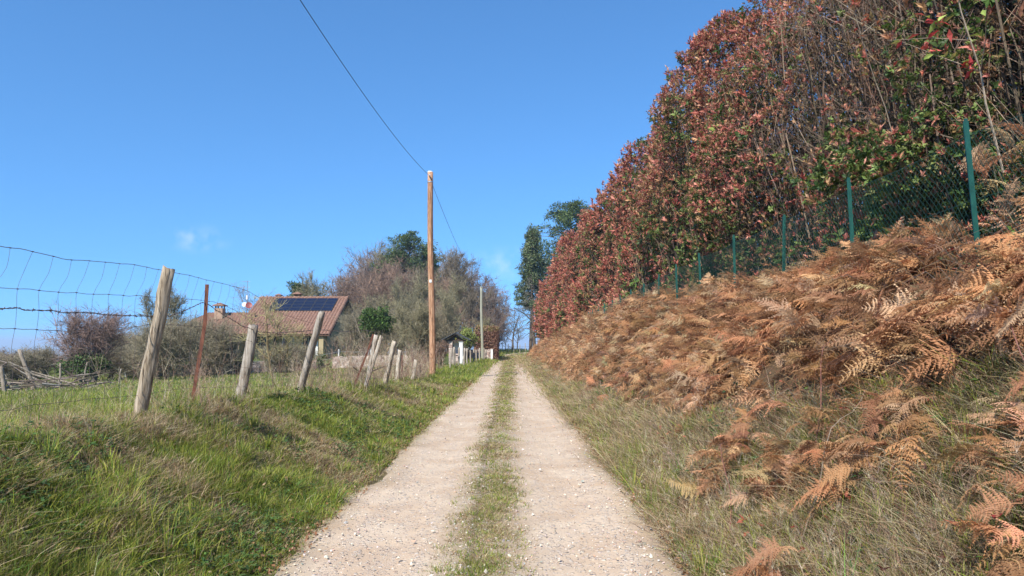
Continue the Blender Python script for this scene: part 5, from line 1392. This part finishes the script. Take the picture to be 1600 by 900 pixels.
def box_leaves(name, label, cx, cy, w, d, z0, z1, rz, cols, top_cols, seed, size=.16, n=9000):
    g = np.random.default_rng(seed); root = empty(name, (cx, cy, z0), rz); tag(root, label, 'hedge')
    fcs = g.integers(0, 5, n); u = g.random(n) - .5; v = g.random(n)
    h = z1 - z0; P = np.zeros((n, 3))
    P[:, 0] = np.where(fcs == 0, -w / 2, np.where(fcs == 1, w / 2, u * w)); P[:, 1] = np.where((fcs == 0) | (fcs == 1), u * d, np.where(fcs == 2, -d / 2, np.where(fcs == 3, d / 2, (v - .5) * d)))
    P[:, 2] = np.where(fcs == 4, h, v * h); P += g.normal(0, .07, (n, 3)); P[:, 2] += .12 * (fbm(P[:, 0] * 1.5, P[:, 1] * 1.5, seed) - .5)
    top = (P[:, 2] > h * .86) & (g.random(n) < .5)
    cc = np.where(top[:, None], pick(top_cols, g.integers(0, len(top_cols), n), .15, g), pick(cols, g.integers(0, len(cols), n), .2, g))
    pv, pf = leaf_shape(.35, 1)
    v_, f_, c_ = scatter(pv, pf, P, rotm(g.random(n) * 6.3, g.normal(0, .8, n), g.normal(0, .8, n)), size * g.uniform(.6, 1.3, n), cc)
    obj('leaves', v_, f_, M['leaf_far'], root, c_)
    k = 260; Pb = np.stack([(g.random(k) - .5) * w * .85, (g.random(k) - .5) * d * .85, np.zeros(k)], 1); v2, f2 = seg_mesh(Pb, Pb + np.stack([g.normal(0, .1, k), g.normal(0, .1, k), np.full(k, h * .93)], 1), np.full(k, .05), np.full(k, .03), 4)
    obj('stems', v2, f2, M['twig'], root, np.tile([.12, .08, .06], (len(v2), 1)))
box_leaves('clipped_hedge', 'square clipped hedge with copper brown leaves beside the track, dark on its side', -2.45, 69.5, 1.9, 13, gz_(-2.4, 66), 2.95, .035, [(.27, .145, .095), (.33, .19, .13), (.21, .11, .075)], [(.30, .26, .08), (.36, .28, .12)], 5, .12, 24000)
g = np.random.default_rng(33)
cs = [(g.normal(0, .55), g.normal(0, .5), 2.0 + g.normal(0, .35)) for _ in range(16)]
root = empty('laurel_bush', (-3.95, 60.5, gz_(-3.95, 60.5))); tag(root, 'yellow green laurel bush between the shrine and the copper hedge', 'bush')
v_, f_, c_ = leaf_clumps(cs, [.45] * 16, 110, .16, [(.22, .26, .06), (.30, .32, .08), (.14, .18, .05)], 5); obj('leaves', v_, f_, M['leaf_far'], root, c_)
m = MB(); [m.tube([(dx, 0, -.1), (dx * 2, .1, 1.9)], [.05, .03], 5) for dx in (-.2, 0, .2)]; m.build('stems', M['bark'], root)

# pale pickets along the verge
for i, (px, Y, hgt) in enumerate(((703, 41, 1.15), (709, 43, 1.2), (713, 43.6, 1.3), (716.5, 44.2, 1.3), (725, 46, 1.25), (730, 47.5, 1.2), (736, 50, 1.1), (741, 52, 1.1), (745, 54, 1.05), (749.5, 56.5, 1.15), (757, 60, 1.1), (760, 62, 1.0))):
    x = atp(px, Y); zb = gz_(x, Y); g = np.random.default_rng(90 + i); ln_ = g.normal(0, .05)
    m = MB(); n = 6; t = np.linspace(0, 1, n); P = np.stack([ln_ * t + g.normal(0, .006, n), g.normal(0, .006, n), -.2 + (hgt + .2) * t], 1); m.tube(P, .062 * (1 - .1 * t), 8, (.9, .9, .9), jit=.2, seed=i)
    o = m.build('wooden_stake', M['old_post'], None, True); o.location = (x, Y, zb)
    labs = {0: 'first pale stake left of the shrine, nearest the brown pole', 11: 'last pale stake before the copper hedge'}
    tag(o, labs.get(i, 'one of the short pale wooden stakes in the row between shrine and copper hedge'), 'post', 'pale stakes along the verge')
x, Y = atp(768.5, 61), 61; m = MB(); m.box(-.09, .09, -.09, .09, -.1, .98); m.box(-.11, .11, -.11, .11, .982, 1.03); o = m.build('marker_post', M['white']); o.location = (x, Y, gz_(x, Y)); tag(o, 'square white marker post at the corner of the copper hedge', 'post')

# pasture fence of thin stakes across the end of the track
ef = empty('end_fence', (-1.5, 108, gz_(-1.5, 108))); tag(ef, 'thin stake and wire fence across the rise where the track ends', 'fence'); eo = np.array(ef.location)
prev = None
for i in range(13):
    x = -4.8 + i * .85; y = 104 + .25 * i; zb = gz_(x, y); hh = 1.35 + .2 * math.sin(i * 5)
    m = MB(); m.tube(np.array([[x, y, zb - .2], [x + .04 * math.sin(i * 3), y, zb + hh]]) - eo, .055, 6, (1, 1, .9)); m.build('post', M['old_post'], ef)
    if prev is not None:
        m = MB(); m.tube(np.array([prev, [x, y, zb + .95]]) - eo, .012, 4); m.build('wire', M['wire'], ef)
    prev = [x, y, zb + .95]

# ------------------------------------------------------------------ bushes and small trees on the meadow side
def lab_tree(*a, **k): return put_tree(*a, **k)
lab_tree('thorn', 'thorn_bush', atp(318, 45), 45, 'big grey olive thorny bush in front of the left wing of the house', s=.95, rz=.5, sz=.84, cat='bush')
lab_tree('thorn', 'thorn_bush', atp(355, 46.5), 46.5, 'dense twiggy bush hiding the join of the two house roofs', s=.72, rz=2.2, sz=.62, cat='bush')
lab_tree('thorn', 'thorn_bush', atp(258, 40), 40, 'sprawling leafless bush with yellow lichen just right of the first leaning post', s=.78, rz=4.0, sz=.75, cat='bush')
lab_tree('lichen', 'small_tree', atp(430, 38), 38, 'small lichen yellow bare tree growing in the meadow before the tiled roof', s=1.0, rz=.4)
lab_tree('lichen', 'small_tree', atp(447, 39.5), 39.5, 'leaning leafless sapling just right of the lichen yellow tree', s=.72, rz=2.0)
lab_tree('pinkbush', 'round_bush', atp(138, 42), 42, 'rounded bush of upright pinkish brown twigs left of the first leaning post', s=1.12, rz=.2, sz=.98, cat='bush')
lab_tree('olive', 'bare_tree', atp(262, 55), 55, 'slender bare tree with fine upright twigs behind the first leaning post', s=.62, rz=1.0)
lab_tree('thorn', 'bramble_thicket', atp(468, 49), 49, 'low brown bramble thicket on the bank below the house porch', s=.62, rz=1.2, sz=.42, cat='bush')
lab_tree('thorn', 'bramble_thicket', atp(440, 47), 47, 'low grey bramble thicket around the lichen yellow tree', s=.62, rz=3.2, sz=.42, cat='bush')
lab_tree('thorn', 'bare_bush', atp(555, 60), 60, 'bare grey bush standing against the gable end of the house', s=1.0, rz=5.2, sz=.95, cat='bush')
lab_tree('thorn', 'bare_bush', atp(625, 59), 59, 'bare bush behind the two pale fence posts', s=.8, rz=.9, sz=.9, cat='bush')
lab_tree('olive', 'bare_bush', atp(650, 50), 50, 'greenish twiggy bush just left of the tall brown pole', s=.5, rz=.3, cat='bush')
lab_tree('brushy', 'bare_bush', atp(686, 44), 44, 'dark brown twiggy bush just right of the tall brown pole', s=.17, rz=.3, cat='bush')
lab_tree('thorn', 'bare_bush', atp(672, 52), 52, 'dense brown bush behind the foot of the tall brown pole', s=.8, rz=2.9, sz=.9, cat='bush')
def green_bush(x, y, w, h, z0, label, cols, seed, size=.13, nclump=26, per=120, name='evergreen_bush', trunk=True, flat=1.0):
    g = np.random.default_rng(seed); zb = gz_(x, y); root = empty(name, (x, y, zb)); tag(root, label, 'bush'); cs = []
    for _ in range(nclump):
        d = g.normal(size=3); d /= np.linalg.norm(d); r = g.random() ** .4; cs.append((d[0] * r * w / 2 * .85, d[1] * r * w / 2 * .85, z0 + h / 2 + d[2] * r * h / 2 * .85))
    v_, f_, c_ = leaf_clumps(cs, g.uniform(.16, .30, nclump) * min(w, h), per, size, cols, seed); obj('leaves', v_, f_, M['leaf_far'], root, c_)
    m = MB()
    for q in range(4): a = q * 1.6; m.tube([(0, 0, -.15), (.15 * w * math.cos(a), .15 * w * math.sin(a), z0 + h * .3), (.3 * w * math.cos(a), .3 * w * math.sin(a), z0 + h * .7)], [.07, .05, .02], 5)
    m.build('stems', M['bark'], root)
EV = [(.07, .12, .03), (.09, .15, .035), (.05, .085, .025), (.12, .17, .05)]
green_bush(atp(588, 53.6), 53.6, 2.9, 2.4, 2.2, 'round dark green ivy crown right of the house gable', [(.07, .12, .02), (.10, .16, .03), (.05, .085, .02)], 71, .15, 40, 150)
green_bush(atp(134, 41), 41, 3.0, 1.9, .0, 'dark evergreen shrub filling the lower part of the pinkish brown bush', EV, 72, .13, 26, 110)
green_bush(atp(152, 40.6), 40.6, 1.6, 1.7, .2, 'olive green shrub at the right foot of the pinkish brown bush', [(.12, .15, .05), (.09, .12, .04)], 73, .11, 14, 100)
green_bush(atp(500, 53.4), 53.4, 1.6, .7, .0, 'low rounded green shrub on top of the wall by the white shutters', EV, 74, .1, 14, 90)
green_bush(atp(376, 47.5), 47.5, 1.6, 1.3, .1, 'dark green shrub between the thorny bush and the low wall', EV, 75, .12, 18, 90)
for i, (x0, x1, lab) in enumerate(((-15.6, -12.2, 'low garden hedge on the wall in front of the porch'), (-22.5, -17.5, 'low green garden hedge behind the thin fence left of the porch'))):
    g = np.random.default_rng(80 + i); y = 55.2; n = 22; cs = [(q * (x1 - x0), g.normal(0, .15), .32 + g.normal(0, .08)) for q in g.random(n)]
    root = empty('garden_hedge', (x0, y, gz_(x0, y))); tag(root, lab, 'hedge'); v_, f_, c_ = leaf_clumps(cs, [.34] * n, 90, .1, [(.08, .13, .03), (.12, .17, .05), (.20, .19, .08)], 80 + i); obj('leaves', v_, f_, M['leaf_far'], root, c_)

# ------------------------------------------------------------------ dead wood, posts and hut at the far left of the meadow
def dead_pile(x, y, L, label, seed, n=70, h=1.0):
    g = np.random.default_rng(seed); zb = gz_(x, y); root = empty('brushwood_pile', (x, y, zb)); tag(root, label, 'brushwood'); A = []; B = []; RA = []; RB = []
    for k in range(n):
        p = np.array([g.uniform(-L / 2, L / 2), g.normal(0, .5), abs(g.normal(0, h * .5))]); a = g.normal(0, .35) + (math.pi if g.random() < .5 else 0); ll = g.uniform(.8, 2.6)
        d = np.array([math.cos(a), math.sin(a) * .7, g.normal(.02, .16)]); r = g.uniform(.012, .055)
        for s_ in range(3):
            q = p + d * ll / 3; A.append(p); B.append(q); RA.append(r * (1 - s_ * .25)); RB.append(r * (.75 - s_ * .25)); p = q; d = d + g.normal(0, .16, 3)
            for w_ in range(2): A.append(p); B.append(p + (d + g.normal(0, .6, 3)) * .35); RA.append(r * .35); RB.append(r * .15)
    v, f = seg_mesh(A, B, RA, RB, 5); obj('branches', v, f, M['twig'], root, np.repeat(pick([(.17, .135, .10), (.11, .085, .065), (.24, .205, .165)], g.integers(0, 3, len(A)), .15, g), 10, 0))
dead_pile(atp(45, 30), 30, 3.2, 'tangle of dead branches at the left edge beyond the meadow', 1, 34, .5)
dead_pile(atp(95, 33), 33, 3.4, 'low heap of grey branches in front of the evergreen shrub', 2, 26, .28)
for i, (bx, tx, Y, hgt, r, lab) in enumerate(((62, 32, 31, 1.75, .10, 'thick broken dead trunk leaning left by the brushwood'), (100, 98, 33, 1.15, .055, 'upright grey post behind the low heap of branches'), (134, 139, 33, 1.15, .05, 'grey post leaning right at the end of the heap'), (15, 6, 29, 1.1, .09, 'dark stump like post at the far left edge'), (77, 77, 31.5, .55, .05, 'short grey stub post before the brushwood'), (96, 97, 31.8, .45, .045, 'smallest pale stub post before the brushwood'), (190, 192, 36, .8, .05, 'thin post near the white hut'))):
    x = atp(bx, Y); zb = gz_(x, Y); g = np.random.default_rng(i + 700); n = 8; t = np.linspace(0, 1, n); P = np.stack([(atp(tx, Y) - x) * t + g.normal(0, .012, n), g.normal(0, .012, n), -.15 + (hgt + .15) * t], 1)
    m = MB(); m.tube(P, r * (1 - .25 * t), 9, (.75, .72, .68), jit=.25, seed=i); o = m.build('old_post', M['old_post'], None, True); o.location = (x, Y, zb); tag(o, lab, 'post', 'old posts beyond the meadow')
for i, (x0, y0, z0, x1, y1, z1, lab) in enumerate(((17, 566, 30, 100, 600, 31, 'long pale dead branch sloping across the brushwood'), (52, 580, 32, 150, 608, 33, 'pale pole lying on the heap of branches'))):
    a = wz(x0, y0, z0); b = wz(x1, y1, z1); t = np.linspace(0, 1, 9)[:, None]; g = np.random.default_rng(i); P = a + (b - a) * t + g.normal(0, .03, (9, 3)); m = MB(); m.tube(P - a, np.linspace(.03, .055, 9), 7, (.9, .86, .8)); o = m.build('dead_branch', M['old_post']); o.location = tuple(a); tag(o, lab, 'branch')
hx_, hy_ = atp(186, 58), 58; hz_ = gz_(hx_, hy_)
hut = empty('garden_hut', (hx_, hy_, hz_)); tag(hut, 'small white hut with a pale lean-to roof beyond the meadow', 'hut')
zt = 1.6 - 44 / F_PX * 58 - hz_
m = MB(); m.box(-.7, 1.0, 0, 1.8, -.3, zt); m.build('wall', M['white'], hut)
m = MB(); P = [np.array([xx, yy, zt + .08 + (.9 if xx < 0 else 0) * 1.0 + dz]) for dz in (0, .07) for xx, yy in ((-1.7, -.2), (.5, -.2), (.5, 2.0), (-1.7, 2.0))]
m.add(np.array(P), [[0, 3, 2, 1], [4, 5, 6, 7], [0, 1, 5, 4], [1, 2, 6, 5], [2, 3, 7, 6], [3, 0, 4, 7]]); m.build('roof', M['plaster'], hut)
m = MB(); m.box(-.35, .15, -.03, -.004, .05, zt - .2); m.build('door', M['wood_dark'], hut)
m = MB(); m.tube([(-1.6, .0, -.2), (-1.6, 0, zt + .9)], .05, 6); m.build('roof_post', M['old_post'], hut)

# ------------------------------------------------------------------ the wood behind the house and along the track
def top_z(py, Y): return 1.6 + (535 - py) / F_PX * Y
DH = dict(broad=13, tall=15, brushy=10, olive=9, open=11)
def wood_tree(key, px, py, Y, label, group=None, name='bare_tree', wide=1.0, rz=0.0):
    x = atp(px, Y); z = gz_(x, Y); s = (top_z(py, Y) - z) / DH[key]
    return put_tree(key, name, x, Y, label, group, s=s * wide, sz=s, rz=rz, z=z)
NAMED = [('open', 600, 392, 108, 'open crowned grey bare tree on the left shoulder of the wood', 1.0, .3),
 ('broad', 562, 420, 104, 'round crowned pinkish bare tree just right of the house roof', .95, 1.1),
 ('tall', 690, 388, 100, 'tall dense bare tree just right of the brown pole', 1.0, 2.0),
 ('tall', 728, 398, 97, 'tall olive brown bare tree where the cable meets the wood', 1.05, 3.3),
 ('open', 762, 432, 100, 'grey bare tree at the right shoulder of the wood behind the thin pole', .9, .7),
 ('open', 800, 470, 112, 'dark bare tree with bent limbs leaning over the end of the track', 1.05, 2.6),
 ('olive', 648, 432, 88, 'yellow green budding tree in the middle of the wood left of the brown pole', .9, .5),
 ('olive', 706, 455, 80, 'pale green budding tree right of the brown pole above the shrine', .8, 1.9),
 ('brushy', 540, 425, 112, 'reddish brown bare tree rising behind the right end of the house roof', 1.1, 2.4),
 ('open', 402, 446, 100, 'pale pinkish bare tree behind the roof antenna', .8, .2),
 ('olive', 492, 430, 96, 'yellowish budding tree behind the solar panels', .85, 2.7),
 ('open', 846, 392, 112, 'grey leafless tree between the two dark conifers', .8, 4.0),
 ('brushy', 778, 498, 104, 'low brown bushy tree between the wood and the end of the track', 1.0, 4.4),
 ('open', 808, 500, 116, 'faint grey bare tree standing over the rise at the track end', .9, 1.4),
 ('open', 790, 505, 108, 'low grey bare tree at the very end of the wood by the track', .7, 5.0)]
for key, px, py, Y, lab, wd, rz in NAMED: wood_tree(key, px, py, Y, lab, wide=wd, rz=rz)
# the rest of the wood: individuals that nothing tells apart
sil = lambda px: np.interp(px, [500, 530, 560, 590, 640, 665, 690, 730, 760, 790, 812], [462, 446, 424, 398, 382, 392, 400, 406, 440, 480, 515])
g = np.random.default_rng(55); k = 0
for row, (Y0, dy) in enumerate(((118, 0), (106, 14), (94, 34), (84, 62), (76, 88))):
    for px in np.arange(545 + row * 6, 785 - row * 8, 25 + row * 2):
        p = px + g.normal(0, 5); key = ['brushy', 'broad', 'tall', 'olive', 'brushy'][int(g.integers(0, 5))]
        if row >= 3: key = ['olive', 'brushy'][int(g.integers(0, 2))]
        py = sil(p) + dy + g.normal(0, 8) + 10
        if py > 548: continue
        wood_tree(key, p, py, Y0 + g.normal(0, 2), 'one of the many brown bare trees crowded together in the wood' if row < 3 else 'one of the low bushy bare trees along the near edge of the wood', 'bare trees of the wood' if row < 3 else 'bushy trees at the edge of the wood', wide=g.uniform(.8, 1.1), rz=g.uniform(0, 6.3))
# more distant bare trees low on the left horizon
for px, py, Y, key in ((8, 545, 62, 'brushy'), (34, 548, 66, 'open'), (62, 546, 64, 'brushy'), (92, 552, 70, 'open'), (196, 540, 68, 'brushy'), (218, 548, 64, 'open'), (236, 535, 72, 'brushy'), (176, 556, 74, 'brushy'), (-30, 545, 60, 'open'), (120, 548, 74, 'brushy'), (-5, 556, 50, 'brushy'), (22, 552, 52, 'brushy'), (48, 556, 50, 'broad'), (80, 558, 54, 'brushy'), (205, 556, 50, 'brushy'), (228, 552, 54, 'brushy'), (180, 562, 56, 'brushy'), (-60, 550, 52, 'brushy'), (110, 560, 50, 'brushy'), (245, 556, 50, 'brushy')):
    wood_tree(key, px, py, Y, 'one of the low purplish bare trees along the left horizon', 'bare trees along the left horizon', rz=px * .7, wide=1.35)
# low brown scrub closing the meadow on the left
for i, px in enumerate((-12, 14, 40, 66, 172, 190, 206, 222, 240, 256)):
    Y = 47 + 3.0 * ((i * 7) % 4); lab_tree('thorn', 'scrub_bush', atp(px, Y), Y, 'one of the low brown scrub bushes closing off the meadow on the left', 'scrub bushes beyond the meadow', s=.66 + .06 * (i % 3), rz=i * 1.3, sz=.44 + .08 * (i % 2), cat='bush')
# conifers
pine(atp(640, 112), 112, top_z(368, 112) - gz_(atp(640, 112), 112), 4.6, 'dark green pine rising above the wood just left of the brown pole', 21, bare_low=.35, top_flat=True)
pine(atp(615, 118), 118, top_z(390, 118), 3.0, 'greyish green pine half hidden on the left of the wood', 22, bare_low=.4, top_flat=True, thin=.6)
pine(atp(668, 115), 115, top_z(382, 115), 2.6, 'narrow dark pine directly behind the top of the wood by the brown pole', 25, bare_low=.4, thin=.8)
pine(atp(462, 100), 100, top_z(432, 100), 2.6, 'dark green cypress like conifer behind the chimneys of the house', 23, bare_low=.2)
pine(atp(831, 96), 96, top_z(358, 96), 3.0, 'tall narrow conifer with drooping lower boughs right of the track end', 24, cols=[(.11, .15, .06), (.14, .18, .07), (.08, .115, .045), (.20, .21, .11)], droop=.32, bare_low=.42, size=.36, per=60)
pine(atp(893, 104), 104, top_z(321, 104), 4.8, 'large dark conifer rising behind the top of the red hedge', 26, bare_low=.45, top_flat=True, per=60)
root, cs_ = pine(atp(833, 94.5), 94.5, 10.5, 1.9, 'pale dying conifer with bare hanging twigs against the red hedge', 27, cols=[(.26, .25, .19), (.20, .20, .15), (.30, .28, .23)], droop=.4, bare_low=.25, thin=.5, size=.16, per=30)

# ------------------------------------------------------------------ air

hb0, hb1, hbz0, hbz1 = -22000, 22000, -152, 30
m = MB(); m.box(hb0, hb1, -600, 22000, hbz0, hbz1)
hm = bpy.data.materials.new('pale_air'); hm.use_nodes = True; hn = hm.node_tree.nodes; hn.clear()
ho_ = hn.new('ShaderNodeOutputMaterial'); pv_ = hn.new('ShaderNodeVolumePrincipled')
pv_.inputs['Color'].default_value = (.62, .80, 1.0, 1); pv_.inputs['Density'].default_value = .00035; pv_.inputs['Anisotropy'].default_value = 0
hm.node_tree.links.new(pv_.outputs[0], ho_.inputs['Volume'])
hz = m.build('haze', hm); tag(hz, 'thin pale blue air over the plain', 'haze', kind='stuff')
